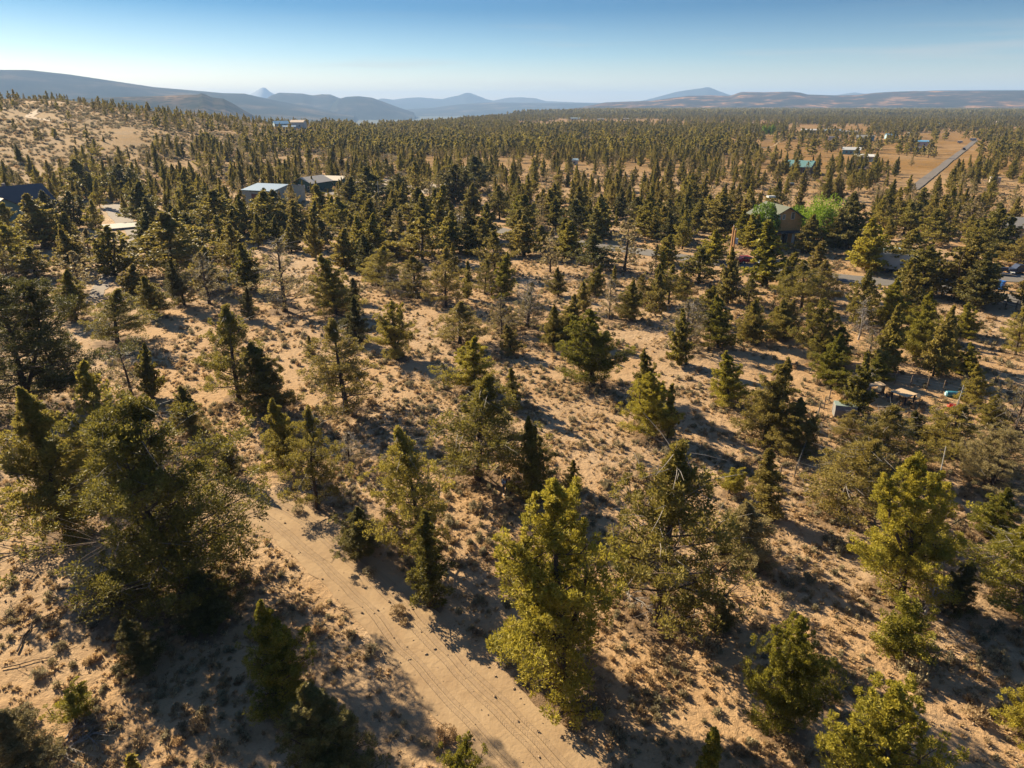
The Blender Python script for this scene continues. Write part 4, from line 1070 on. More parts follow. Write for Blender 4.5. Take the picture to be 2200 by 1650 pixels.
scatter('bunchgrass', np.stack([X_, Y_, hgt(X_, Y_)], -1), rg.random(len(X_)) * 6.28, S_, vi, src_objs(T_SRC, 'tuft'), 'dry straw coloured bunchgrass tufts dotting the sand')
B_SRC = [(bush(11),), (bush(12, 'sage', 22, 16, .7, .6),), (bush(13, 'straw', 14, 18, .5, .45),), (bush(14, 'sage', 12, 16, .4, .4),)]
xa, ya, rg = gpts(20, 330, 3600, 51, 46, .46, .5)
scatter('low_scrub', np.stack([xa, ya, hgt(xa, ya)], -1), rg.random(len(xa)) * 6.28, (.45 + .5 * rg.random(len(xa))), rg.integers(4, size=len(xa)), src_objs(B_SRC, 'scrub'), 'low grey-green sagebrush scrub scattered between the junipers')
rg = np.random.default_rng(53); n = 15000; r = np.sqrt(rg.random(n) * (780 ** 2 - 320 ** 2) + 320 ** 2); a = np.radians(-44 + 36 * rg.random(n)); x, y = r * np.sin(a), r * np.cos(a)
ok = fbm(x / 40., y / 40., 57, 4) + .2 * rg.random(n) > .45; x, y = x[ok], y[ok]
scatter('hillside_scrub', np.stack([x, y, hgt(x, y) - .05], -1), rg.random(len(x)) * 6.28, 1.1 + 1.3 * rg.random(len(x)), rg.integers(4, size=len(x)), src_objs(B_SRC, 'scrub'), 'low scrub roughening the golden hillside')
# pebbles and clods
def clod(seed):
    rng = np.random.default_rng(seed); m_ = MB().blob((0, 0, .02), (.05, .042, .03), 6, 4); m_.v = [tuple(np.array(v) * (1 + .25 * rng.normal(size=3))) for v in m_.v]; return m_.mesh('clod', M['clod'])
M['clod'] = mat('soil_clod', (.30, .21, .13), .95)
rg = np.random.default_rng(61); n = 7000; r = np.sqrt(rg.random(n) * (70 ** 2 - 14 ** 2) + 14 ** 2); a = np.radians((rg.random(n) * 2 - 1) * 50); x, y = r * np.sin(a), r * np.cos(a)
scatter('stones', np.stack([x, y, hgt(x, y) + .02], -1), rg.random(n) * 6.28, .5 + 1.4 * rg.random(n) ** 3, rg.integers(2, size=n), src_objs([(clod(1),), (clod(2),)], 'clod'), 'small stones and clods strewn over the sand')
# bigger sagebrush one by one
SAGE = [(1385, 1040, 1.5, 'r'), (1455, 978, 1.0, ''), (1430, 975, .9, ''), (1568, 872, 1.1, ''), (1372, 990, .9, ''), (1305, 1045, .9, ''), (1330, 960, .8, ''), (1958, 1455, 1.5, ''), (1790, 1455, 1.3, ''), (1525, 1395, 1.1, ''),
        (1800, 1180, 1.2, ''), (1690, 1260, .8, ''), (838, 815, .8, ''), (905, 885, 1.1, ''), (930, 882, .9, ''), (1010, 905, .8, ''), (880, 830, .9, ''), (757, 935, 1.1, 'r'), (1395, 700, .9, ''), (1160, 727, .8, ''),
        (1150, 745, .7, ''), (1560, 1200, 1., ''), (1630, 1350, .9, 'r'), (1695, 960, 1.0, 'r'), (1250, 960, .9, ''), (1230, 905, .8, ''), (1460, 1010, .8, ''), (2090, 1550, 1.3, 'g'), (1860, 1510, 1.0, ''), (2075, 1070, .9, 'r'),
        (2165, 1110, 1.2, 'g'), (1180, 1110, .8, ''), (1022, 1095, .9, ''), (795, 1235, .9, ''), (800, 1400, .7, ''), (855, 1320, .8, 'r'), (870, 1340, .6, 'g'), (700, 1560, .8, 'r'), (960, 1590, .9, 'r'), (1330, 1590, .8, ''),
        (85, 1455, .7, ''), (130, 1395, .7, ''), (430, 1560, .8, 'r'), (480, 1610, .7, ''), (60, 1550, .8, ''), (300, 1600, .8, 'g'), (640, 1100, .8, ''), (1500, 900, .8, ''), (1540, 800, .7, ''), (1640, 700, .9, ''),
        (2050, 740, .9, ''), (2120, 800, .9, ''), (1250, 760, .7, ''), (930, 760, .7, ''), (800, 870, .8, 'r'), (1100, 930, .9, ''), (1450, 1120, .8, 'r'), (1740, 1250, 1.0, ''), (1990, 1180, .9, 'r'), (2140, 1420, 1.1, '')]
sg = [(bush(21, 'sage', 26, 20, .8, .62), bush(22, 'sage', 20, 20, .65, .55)), (bush(23, 'straw', 28, 22, .9, .6),), (bush(24, 'straw', 16, 22, .6, .5),)]
sp_ = [at(a, b) for a, b, _, _ in SAGE]
lb = auto_labels([(p.x, p.y, {'': 'grey-green sagebrush', 'r': 'brown rabbitbrush', 'g': 'straw clump'}[t[3]]) for p, t in zip(sp_, SAGE)])
for i, (p, t) in enumerate(zip(sp_, SAGE)):
    ms = sg[0][i % 2] if t[3] == '' else sg[1][0] if t[3] == 'r' else sg[2][0]
    o = link({'': 'sagebrush', 'r': 'rabbitbrush', 'g': 'grass_clump'}[t[3]], ms, None, (p.x, p.y, p.z), i * 1.7); o.scale = (t[2],) * 3
    tag(o, lb[i], 'shrub', 'larger shrubs on the open sand')
# ------------------------------------------------------------------ broadleaf garden trees
def broadleaf(seed, Ht, Rm, col=0):
    rng = np.random.default_rng(seed); n = 85; u = rng.normal(size=(n, 3)); u /= np.linalg.norm(u, axis=1)[:, None]; u[:, 2] = np.where(u[:, 2] < -.75, -u[:, 2], u[:, 2])
    q = .35 + .72 * rng.random(n); c = np.stack([u[:, 0] * Rm * q, u[:, 1] * Rm * q, Ht * .50 + u[:, 2] * Ht * .47 * q], -1)
    V, Q, T = sprays(rng, c, Rm * (.16 + .16 * rng.random(n)), 80, .34, .24, .2); crown = mesh_np('crown', V, [Q], [M['leaf_lime']], tone=T)
    sg = [([np.zeros(3), np.array([.1, 0, Ht * .3]), np.array([0, .1, Ht * .6])], [.26, .2, .08])] + [([np.array([0, 0, Ht * .25]), p * .6 + np.array([0, 0, Ht * .15]), p], [.1, .06, .02]) for p in c[:16]]
    tv, tf = tubes_np(sg, 5); return crown, mesh_np('trunk', tv, [tf], [M['bark']], smooth=True)
for i, (px, py, ty, wpx, lb) in enumerate(((1762, 522, 426, 112, 'big lime green broadleaf tree beside the tan house'), (1634, 528, 430, 62, 'smaller lime green broadleaf tree in front of the tan house roof'), (1712, 500, 442, 52, 'narrow lime green broadleaf tree between the tan house and the big one'),
                                           (2096, 575, 560, 20, 'tiny lime shrub near the parked boat'))):
    p = at(px, py); h = float(top_z(p, ty)) - p.z; dp = depth(p.x, p.y, 3); W_ = wpx * dp / F; cr, tk = broadleaf(200 + i, h, W_ * .5)
    t = thing('broadleaf_tree', lb, 'tree', (p.x, p.y, p.z), 0, 'lime green garden trees'); link('crown', cr, t); link('trunk', tk, t)
for i, (px, ty, wpx, lb) in enumerate(((1640, 269, 13, 'shortest lime poplar at the edge of the far field'), (1650, 270, 10, 'slim lime poplar in the middle of the far field row'), (1659, 267, 11, 'tall lime poplar next to the dark far tree'), (1600, 281, 16, 'rounded lime tree apart from the far poplars'))):
    p = at(px, 293); h = float(top_z(p, ty)) - p.z; dp = depth(p.x, p.y, 3); cr, tk = broadleaf(220 + i, h, wpx * dp / F * .5)
    t = thing('poplar_tree', lb, 'tree', (p.x, p.y, p.z), 0, 'poplars by the far field'); link('crown', cr, t); link('trunk', tk, t)

# ------------------------------------------------------------------ buildings
def bm(name, col, **k):
    if name not in M: M[name] = mat(name, col, **k)
    return M[name]
glass = bm('window_glass', (.03, .04, .05), rough=.15); white = bm('white_trim', (.72, .70, .66), rough=.6)
def face_win(par, face, u, z, ww, hh, wdt, dep, door=False, fm=None, proud=.03):
    """window or door on a wall: face f(ront, -y) b l r; u along the wall from its centre"""
    fm = fm or white; t = .06; mb = MB()
    if door: mb.box(-ww / 2, ww / 2, -.05, .04, 0, hh)
    else:
        mb.box(-ww / 2 - t, ww / 2 + t, -.05, .04, -t, 0).box(-ww / 2 - t, ww / 2 + t, -.05, .04, hh, hh + t).box(-ww / 2 - t, -ww / 2, -.05, .04, 0, hh).box(ww / 2, ww / 2 + t, -.05, .04, 0, hh)
    loc, rz = {'f': ((u, -dep / 2, z), 0), 'b': ((-u, dep / 2, z), math.pi), 'r': ((wdt / 2, u, z), math.pi / 2), 'l': ((-wdt / 2, -u, z), -math.pi / 2)}[face]
    o = mb.build('door' if door else 'window', fm, par, loc, rz)
    if not door: MB().box(-ww / 2 + .002, ww / 2 - .002, -.02, .02, .002, hh - .002).build('pane', glass, o)
    elif hh < 2.6: MB().box(ww * .32, ww * .38, -.10, -.05, hh * .45, hh * .49).build('handle', bm('steel', (.4, .4, .4), rough=.4, metal=.8), o)
    return o
def building(name, label, cat, pos, rz, wdt, dep, h, rise, wall, roof, over=.4, ridge_x=True, wins=(), group=None, hip=False, chim=False, foundation=True):
    t = thing(name, label, cat, (pos.x, pos.y, pos.z - .1), rz, group); a, b = wdt / 2, dep / 2
    mb = MB().box(-a, a, -b, b, -.6, h)
    if rise > 0 and not hip:
        if ridge_x: mb.add([(-a, -b, h), (-a, b, h), (-a, 0, h + rise), (a, -b, h), (a, b, h), (a, 0, h + rise)], [(0, 2, 1), (3, 4, 5)])
        else: mb.add([(-a, -b, h), (a, -b, h), (0, -b, h + rise), (-a, b, h), (a, b, h), (0, b, h + rise)], [(0, 1, 2), (4, 3, 5)])
    mb.build('wall', wall, t); rb = MB(); e = over; th = .14
    if hip:
        q = max(0, a - b) if a > b else 0; rr = max(0, b - a) if b > a else 0; z0 = h + .02; a2, b2 = a + e, b + e
        rb.add([(-a2, -b2, z0), (a2, -b2, z0), (a2, b2, z0), (-a2, b2, z0), (-q, -rr, z0 + rise), (q, rr, z0 + rise)],
               [(0, 1, 5, 4) if q >= rr else (0, 1, 4), (1, 2, 5) if q >= rr else (1, 2, 5, 4), (2, 3, 4, 5) if q >= rr else (2, 3, 5), (3, 0, 4) if q >= rr else (3, 0, 4, 5), (3, 2, 1, 0)])
    elif rise > 0:
        sl = rise / (b if ridge_x else a)
        for s in (-1, 1):
            if ridge_x: pr = [(0, h + rise + .02), (s * (b + e), h + .02 - sl * e)]
            else: pr = [(0, h + rise + .02), (s * (a + e), h + .02 - sl * e)]
            (u0, z0), (u1, z1) = pr; A = a + e; Bq = b + e
            if ridge_x: vs_ = [(-A, u0, z0), (A, u0, z0), (A, u1, z1), (-A, u1, z1), (-A, u0, z0 + th), (A, u0, z0 + th), (A, u1, z1 + th), (-A, u1, z1 + th)]
            else: vs_ = [(u0, -Bq, z0), (u0, Bq, z0), (u1, Bq, z1), (u1, -Bq, z1), (u0, -Bq, z0 + th), (u0, Bq, z0 + th), (u1, Bq, z1 + th), (u1, -Bq, z1 + th)]
            rb.add(vs_, [(0, 1, 2, 3), (7, 6, 5, 4), (0, 4, 5, 1), (1, 5, 6, 2), (2, 6, 7, 3), (3, 7, 4, 0)])
    else: rb.box(-a - e, a + e, -b - e, b + e, h + .003, h + .16)
    ro = rb.build('roof', roof, t)
    if chim: MB().box(-.35, .35, -.35, .35, h, h + rise + .7).build('chimney', bm('chimney_stone', (.2, .17, .15)), ro, (a * .3, b * .3, 0))
    for wn in wins: face_win(t, *wn[:5], wdt, dep, *(wn[5:]))
    return t
def row(face, n, span, z, ww, hh): return [(face, (-.5 + (k + .5) / n) * span, z, ww, hh) for k in range(n)]
def facing(p): return math.atan2(-p.x, p.y)          # local -y towards the camera
wood = bm('honey_log_siding', (.50, .25, .08), rough=.8, noise=.35, nscale=3); greygreen = bm('grey_green_shingle', (.085, .095, .070), noise=.2, nscale=3)
sageg = bm('sage_green_siding', (.16, .235, .20), noise=.08, nscale=1); purp = bm('brown_shingle', (.095, .075, .075), noise=.3, nscale=4); sunlit_br = bm('sunlit_brown_shingle', (.33, .26, .20), noise=.15, nscale=3)  # paler shingle is the brown one with sunlight put into its colour
steelb = bm('pale_blue_steel', (.22, .30, .38), rough=.45, metal=.1); steelw = bm('pale_green_steel', (.24, .29, .27), rough=.6); darkg = bm('dark_green_paint', (.03, .085, .07)); cream = bm('cream_siding', (.52, .45, .36)); tealr = bm('green_metal_roof', (.13, .25, .24), rough=.5)
grey_s = bm('grey_siding', (.25, .25, .25)); grey_r = bm('grey_shingle', (.19, .18, .17), noise=.2, nscale=2); blue_r = bm('blue_metal_roof', (.10, .26, .42), rough=.5); whitep = bm('white_paint', (.45, .44, .42), rough=.5); redb = bm('barn_red', (.30, .06, .04)); rust = bm('rusty_brown', (.12, .05, .035), noise=.4, nscale=3)
pinkr = bm('pinkish_tile_roof', (.42, .27, .24)); blueg = bm('blue_grey_siding', (.22, .32, .38)); brownw = bm('brown_siding', (.16, .10, .065)); tanr = bm('tan_roof', (.5, .38, .28))

# tan lodge by the paved road
p = at(1660, 516); f = facing(p); H_ = building('lodge', 'two storey honey wood house with grey-green roof between the lime trees', 'house', p, f + R(30), 7.6, 9.6, 6.2, 2.2, wood, greygreen, .9, False,
    [('f', -1.9, 5.75, .6, .9), ('f', -.8, 5.75, .6, 1.0), ('f', 1.4, 5.75, .7, 1.5), ('f', -2.4, .6, 1.3, 2.1), ('f', 0, .3, 1.5, 2.3), ('f', 2.4, .3, 1.0, 2.1, True)] + row('r', 3, 8, 4.2, 1.1, 1.2) + row('l', 3, 8, 4.2, 1.1, 1.2))
fr = MB().box(-4.2, 4.2, -7.4, -4.82, 2.95, 3.15).build('porch_roof', bm('dark_porch', (.05, .055, .06)), H_)
for u in (-4.0, -1.3, 1.3, 4.0): MB().box(u - .1, u + .1, -7.3, -7.1, -.3, 2.95).build('porch_post', bm('dark_post', (.06, .04, .03)), H_)
for k in range(17): u = -3.55 + k * .443; MB().box(u - .2, u + .2, -4.845, -4.803, 3.2, 5.6).build('plank', wood, H_)
MB().box(-.9, .9, -.6, .6, 9.6, 10.0).build('roof_vent', whitep, H_, (0, 3.5, 0))
# green house at the left edge
p = at(8, 486); f = facing(p)
t = building('green_house', 'sage green house with purple-brown gabled roofs at the left edge', 'house', p, f + R(18), 22, 15, 5.6, 4.6, sageg, purp, .8, True, row('f', 3, 16, 1.2, 1.8, 1.5) + row('r', 2, 8, 1.2, 1.3, 1.4) + [('r', 0, 5.0, 1.1, 1.2)], chim=True)
MB().box(-7.6, 3.6, -10.6, -7.52, -.5, 5.0).add([(-7.6, -10.6, 5.0), (3.6, -10.6, 5.0), (-2, -10.6, 8.2), (-7.6, -7.5, 5.0), (3.6, -7.5, 5.0), (-2, -7.5, 8.2)], [(0, 1, 2), (4, 3, 5)]).build('front_wing', sageg, t)
for s in (-1, 1): MB().add([(-2, -11.3, 8.25), (-2, -2, 8.25), (-2 + s * 6.3, -2, 4.7), (-2 + s * 6.3, -11.3, 4.7), (-2, -11.3, 8.40), (-2, -2, 8.40), (-2 + s * 6.3, -2, 4.85), (-2 + s * 6.3, -11.3, 4.85)], [(0, 1, 2, 3), (7, 6, 5, 4), (0, 4, 5, 1), (1, 5, 6, 2), (2, 6, 7, 3), (3, 7, 4, 0)]).build('wing_roof', sunlit_br if s < 0 else purp, t)  # sunward slope painted paler, the other slope keeps the brown shingle
# steel barn
p = at(592, 436); f = facing(p)
t = building('steel_barn', 'pale green steel barn with light blue roof and open brown doorway', 'barn', p, f + R(-38), 12, 17, 4.9, 1.3, steelw, steelb, .2, True, [('f', 1.2, 0.0, 7.0, 4.0, True, rust)] + [('l', 5, .0, 1.1, 2.1, True)])
MB().box(-6.2, 6.2, -8.74, -8.68, 4.75, 4.98).build('eave_trim', darkg, t); MB().box(-6.24, -6.19, -8.7, 8.7, 4.75, 4.98).build('eave_trim', darkg, t)
for k in range(10): MB().box(-6.06, -6.01, -8.1 + k * 1.7, -8.0 + k * 1.7, 0, 4.74).build('wall_rib', steelw, t)
p = at(672, 408); building('cottage', 'small dark green cottage with white gable trim beside the steel barn', 'house', p, facing(p) + R(-40), 9, 12, 3.2, 1.8, darkg, cream, .5, False, [('f', 0, .3, 3, 2.3, True), ('f', 3.2, 1.1, .9, 1.)])
p = at(716, 400); building('cottage', 'low dark green outbuilding with cream roof beyond the cottage', 'outbuilding', p, facing(p) + R(-30), 11, 8, 2.8, 1.2, darkg, cream, .5, True, row('f', 2, 7, .9, 1.4, 1.1))
p = at(375, 452); building('shed', 'tiny barn red shed with pale roof among the junipers left of the barn', 'shed', p, facing(p) + .3, 2.4, 2.4, 2.5, .5, redb, steelb, .2, True, [('f', 0, .1, .9, 1.9, True)])
p = at(268, 488); t = thing('concrete_slab', 'pale concrete slab ringed by gravel at the driveway end', 'concrete slab', (p.x, p.y, p.z), facing(p) + .12)
B(-5.2, 5.2, -4.5, 4.5, -.5, .55).build('slab', bm('concrete', (.24, .22, .20), noise=.12, nscale=2, bump=.01), t); B(-5.3, 5.3, -4.6, -4.51, -.5, .3).build('footing', grey_r, t)
# white house at right edge
p = at(2206, 512); building('house', 'white house with grey roof cut off by the right edge', 'house', p, facing(p) + R(20), 14, 10, 3.2, 1.7, whitep, grey_r, .5, True, row('f', 4, 11, 1.0, 1.2, 1.2) + row('l', 2, 6, 1., 1., 1.2))
# houses further off: base px, width px, depth m, rotation, height, rise, walls, roof, label
FARH = [(604, 274, 30, 12, 10, 3.4, 2.2, blueg, blue_r, 'blue roofed house on the crest of the golden hill'), (642, 276, 28, 12, -15, 5.6, 1.8, whitep, tanr, 'taller white house with tan roof on the hill crest'),
        (622, 278, 26, 9, 0, 2.4, .8, whitep, steelb, 'long white outbuilding between the two hill crest houses'),
        (1018, 322, 60, 10, 6, 2.8, 1.6, darkg, grey_r, 'low green house with long grey roof left of centre'), (892, 303, 42, 10, 10, 2.6, 1.3, grey_s, grey_r, 'low grey house hidden in the junipers near the hill'),
        (1296, 313, 30, 14, 25, 3.6, 2.4, blueg, pinkr, 'pale blue house with pinkish roof'), (1745, 285, 46, 9, 0, 3.0, 1.2, grey_s, whitep, 'very long grey shed with white roof edge in the far field'),
        (1786, 287, 36, 12, 8, 3.4, 1.6, cream, steelb, 'cream and blue building behind the long shed'), (1825, 288, 34, 10, 0, 2.6, 1.2, grey_s, grey_r, 'low grey row building right of the long shed'),
        (1858, 302, 34, 11, 0, 3.0, 1.9, bm('bright_blue_siding', (.05, .22, .36)), grey_r, 'blue house in the middle of the far field'), (1911, 299, 17, 9, 15, 3.6, 1.6, blueg, blue_r, 'small blue barn right of the blue house'),
        (1828, 331, 34, 11, 0, 3.0, 1.4, bm('teal_siding', (.10, .25, .27)), whitep, 'teal house with white roof at the field edge'), (1856, 346, 38, 8, 4, 2.8, 1.0, cream, bm('pale_metal_roof', (.62, .60, .55), rough=.5), 'low pale metal roofed shed in front of the teal house'),
        (1716, 372, 56, 13, -12, 3.4, 2.4, brownw, tealr, 'brown house with blue-green metal roof among the junipers'), (1981, 315, 30, 10, -10, 4.0, .9, bm('lavender_siding', (.42, .38, .40)), blue_r, 'pale house with bright blue roof by the far road'),
        (1964, 326, 26, 8, 0, 2.4, 1.0, grey_s, bm('charcoal_roof', (.06, .06, .07)), 'dark roofed shed in front of the blue roofed house'), (1957, 292, 14, 7, 0, 2.8, .6, whitep, whitep, 'small white box building in the far field'),
        (1978, 270, 18, 9, 0, 3.2, 1., blueg, whitep, 'blue and white far house above the field'), (2016, 272, 16, 9, 0, 3.4, 1.6, grey_s, blue_r, 'grey far house near the rising ground'), (2048, 268, 18, 9, 5, 3.6, .9, cream, whitep, 'cream far house with white roof on rising ground'),
        (2141, 268, 16, 9, 0, 4.2, 1.4, whitep, tanr, 'highest far house near the right edge'), (1646, 270, 14, 9, 0, 3.6, 1.4, redb, redb, 'far barn red building behind the poplars'),
        (1612, 290, 20, 9, 0, 2.8, 1.2, brownw, grey_r, 'dark house beside the far poplars'), (1500, 290, 14, 7, 0, 2.6, .8, whitep, steelb, 'white far cottage near the field corner'), (1480, 289, 10, 5, 0, 2.4, .5, whitep, whitep, 'tiny white far shed near the field corner'),
        (1200, 281, 24, 10, 8, 2.8, 1.4, blueg, steelb, 'pale blue roofed far house in the woodland'), (1160, 282, 16, 8, 0, 2.6, 1., grey_s, whitep, 'small grey far house in the woodland'), (1222, 301, 12, 6, 0, 2.4, .6, grey_s, grey_r, 'grey roof deep in the woodland'),
        (1343, 281, 16, 9, 0, 3., 1., blueg, whitep, 'white roofed far house in the woodland'), (1138, 256, 16, 9, 0, 3, 1, grey_s, blue_r, 'blue roofed house on the far clearing'), (1186, 257, 18, 9, 0, 3, 1, cream, grey_r, 'cream house on the far clearing'),
        (1236, 257, 20, 9, 0, 3, 1, whitep, blueg, 'white house on the far clearing'), (1290, 260, 14, 9, 0, 3.4, 1.4, brownw, grey_r, 'dark house on the far clearing'), (1345, 258, 12, 8, 0, 3, 1, grey_s, grey_r, 'grey house at the right end of the far clearing'),
        (1485, 254, 24, 9, 0, 3, 1, blueg, tealr, 'teal roofed far house in the distance'), (1848, 377, 26, 8, -25, 3., 1., rust, bm('dark_metal_roof', (.07, .05, .05)), 'rust brown shed with dark roof in the junipers'),
        (1232, 354, 16, 7, 10, 2.6, .7, whitep, blueg, 'small white cabin with blue front in the junipers'), (1075, 389, 16, 5, 0, 2.2, .5, darkg, whitep, 'small shed with white roof under the big dark juniper')]
for i, (px, py, wpx, dp_, rz, h, rise, wl, rf, lb) in enumerate(FARH):
    p = at(px, py); W_ = wpx * depth(p.x, p.y, p.z) / F; n = max(1, min(4, int(wpx // 11)))
    building('house' if W_ > 8 else 'shed', lb, 'house' if W_ > 8 else 'shed', p, facing(p) + R(rz), W_, min(dp_, W_ * 1.1), h, rise, wl, rf, .4, True, row('f', n, W_ * .8, h * .33, min(1.4, W_ / n * .4), min(1.3, h * .4)) if wpx > 12 else (), 'buildings scattered over the plain')
# stilt hut
p = at(2134, 402); t = thing('stilt_hut', 'small boarded hut raised on leaning posts in the open patch', 'hut', (p.x, p.y, p.z), facing(p) + .2)
B(-1.7, 1.7, -1.2, 1.2, 1.6, 3.7).build('wall', bm('weathered_boards', (.38, .31, .27)), t); B(-1.9, 1.9, -1.4, 1.4, 3.703, 3.82).build('roof', grey_r, t)
for sx in (-1, 1):
    for sy in (-1, 1): MB().tube([(sx * 1.1, sy * .8, -.1), (sx * 1.4, sy * 1.0, 1.6)], .09, 6).build('leg', M['bark'], t)
# water tower-like white tanks and campers far off
def camper(px, py, wpx, lb, col=whitep, rz=0.):
    p = at(px, py); W_ = wpx * depth(p.x, p.y, p.z) / F; h = W_ * .42; t = thing('camper_trailer', lb, 'camper', (p.x, p.y, p.z), facing(p) + rz, 'campers parked about the plain'); a = W_ / 2; b = min(1.3, W_ * .25)
    MB().prism([(-a, .5), (a * .8, .5), (a, .9), (a, h), (a * .85, h + .35), (-a * .9, h + .4), (-a, h)], -b, b).build('body', col, t)
    for u in (-a * .55, 0, a * .5): MB().box(u - .4, u + .4, -b - .03, -b + .01, h * .62, h * .62 + .55).build('window', glass, t)
    for u in (-a * .25, a * .1):
        for s in (-1, 1): MB().tube([(u, s * (b - .2), .35), (u, s * (b + .02), .35)], .35, 12).build('wheel', bm('rubber', (.02, .02, .02)), t)
    MB().box(a, a + 1.0, -.06, .06, .45, .56).build('drawbar', bm('rubber', (.02, .02, .02)), t)
camper(1138, 322, 14, 'white camper in the clearing above the dense junipers'); camper(1152, 362, 16, 'second white camper by the big dark junipers', whitep, .3); camper(1790, 303, 20, 'white camper in the far field'); camper(1706, 300, 9, 'tiny white camper left in the far field')
camper(1596, 346, 12, 'rounded white camper by the pale wire'); camper(1404, 331, 10, 'white camper deep in the junipers', whitep, .5); camper(2062, 308, 10, 'white camper left of the far road end'); camper(2090, 303, 12, 'white camper at the far road end'); camper(1700, 400, 12, 'white and blue camper behind the lodge', steelb)

# ------------------------------------------------------------------ vehicles
tyre = bm('rubber', (.02, .02, .02)); chrome = bm('steel', (.4, .4, .4), rough=.4, metal=.8)
def vehicle(name, label, cat, p, rz, paint, kind='car', group=None):
    t = thing(name, label, cat, (p.x, p.y, p.z + .05), rz, group); L2, wd = (2.7, .95) if kind == 'pickup' else (2.25, .88)
    if kind == 'pickup': prof = [(-L2, .45), (-L2, 1.05), (-.3, 1.08), (1.3, 1.06), (2.5, .98), (L2, .8), (L2, .45)]
    else: prof = [(-L2, .42), (-L2 - .05, .9), (-1.9, 1.02), (1.0, 1.0), (2.05, .85), (L2, .65), (L2, .42)]
    MB().prism(prof, -wd, wd).build('body', paint, t)
    cab = [(-.5, 1.08), (-.35, 1.75), (.75, 1.78), (1.35, 1.06)] if kind == 'pickup' else [(-1.9, 1.02), (-1.45, 1.45), (.2, 1.48), (1.0, 1.0)]
    MB().prism([(x, z + .003) for x, z in cab], -wd + .1, wd - .1).build('cabin', paint, t)
    for s in (-1, 1):
        c = [((x - .35) * .84 + .32, 1.06 + (z - cab[0][1]) * .86 + .04) for x, z in cab]; MB().prism(c, s * (wd - .12), s * (wd - .085)).build('side_window', glass, t)
    for u in (-1.55 if kind == 'pickup' else -1.35, 1.65 if kind == 'pickup' else 1.4):
        for s in (-1, 1):
            w_ = MB().tube([(u, s * (wd - .16), .36), (u, s * (wd + .03), .36)], .36, 16).build('wheel', tyre, t); MB().tube([(u, s * (wd + .031), .36), (u, s * (wd + .045), .36)], .2, 12).build('rim', chrome, w_)
    for s in (-1, 1):
        MB().box(L2 - .02, L2 + .03, s * .62 - .16, s * .62 + .16, .62, .76).build('headlight', whitep, t); MB().box(-L2 - .08, -L2 - .02, s * .66 - .14, s * .66 + .14, .68, .86).build('tail_light', bm('red_lens', (.4, .01, .01)), t)
    if kind == 'pickup': MB().box(-L2 + .1, -.55, -wd + .1, wd - .1, 1.083, 1.09).build('truck_bed', tyre, t)
    return t
pr_ = at(1606, 566); vehicle('red_car', 'dark red car on the paved road beside the tall spire juniper', 'car', pr_, R(8), bm('red_car_paint', (.30, .015, .02), rough=.35))
vehicle('pickup', 'silver-blue pickup half hidden on the paved road behind the spire juniper', 'pickup', at(1655, 571), R(185), bm('dark_blue_paint', (.18, .22, .27), rough=.35), 'pickup')
vehicle('pickup', 'dark pickup parked behind the boat at the right edge', 'pickup', at(2190, 588), R(175), bm('navy_paint', (.02, .03, .06), rough=.3), 'pickup')
vehicle('white_truck', 'white pickup beside the green house at the left edge', 'pickup', at(84, 420), R(150), whitep, 'pickup')
vehicle('motor_car', 'black car nosed out from the white trailer', 'car', at(1890, 582), R(185), bm('black_paint', (.015, .017, .02), rough=.2))
vehicle('pickup', 'small dark pickup driving on the straight far road', 'pickup', at(2070, 323), R(70), bm('black_paint', (.015, .017, .02)), 'pickup')
p = at(1915, 584); t = thing('cargo_trailer', 'long off-white cargo trailer parked beside the bright pointed juniper', 'trailer', (p.x, p.y, p.z), facing(p) + R(-6)); p0 = 4.2
MB().prism([(-p0, .75), (p0, .75), (p0, 3.3), (p0 - .15, 3.5), (-p0 + .15, 3.5), (-p0, 3.3)], -1.2, 1.2).build('body', bm('off_white_panel', (.55, .50, .43), rough=.55), t); B(-p0 + .1, p0 - .1, -1.21, 1.21, .62, .75).build('chassis', tyre, t)
B(-p0 + .12, p0 - .12, -1.15, 1.15, 3.503, 3.56).build('roof', whitep, t)
for u in (-.6, .4):
    for s in (-1, 1): MB().tube([(u, s * 1.0, .42), (u, s * 1.22, .42)], .42, 14).build('wheel', tyre, t)
MB().box(-p0 - 1.2, -p0, -.07, .07, .6, .72).build('drawbar', tyre, t)
p = at(1930, 566); t = thing('camper_shell', 'pale blue rounded camper roof showing behind the white trailer', 'camper', (p.x, p.y, p.z), facing(p) + R(4))
MB().prism([(-3.3, .5), (3.3, .5), (3.4, 2.2), (2.9, 3.0), (-2.9, 3.0), (-3.4, 2.2)], -1.2, 1.2).build('body', bm('sky_blue_panel', (.30, .45, .55), rough=.5), t); B(-2.4, 2.4, -1.23, -1.2, 1.6, 2.3).build('window', glass, t)
for u in (-1.8, 1.8): MB().tube([(u, -1.21, .4), (u, 1.21, .4)], .4, 14).build('wheel', tyre, t)
p = at(2124, 588); t = thing('motor_boat', 'dark blue motor boat on its trailer beside the side drive', 'boat', (p.x, p.y, p.z), facing(p) + R(4)); hv = []; st = [(-2.8, .95, .55), (-1.2, 1.05, .5), (.6, 1.0, .5), (2.0, .6, .65), (2.9, .06, 1.0)]
for x, wy, kz in st: hv += [(x, -wy, 1.5), (x, -wy * .8, .9), (x, 0, kz), (x, wy * .8, .9), (x, wy, 1.5)]
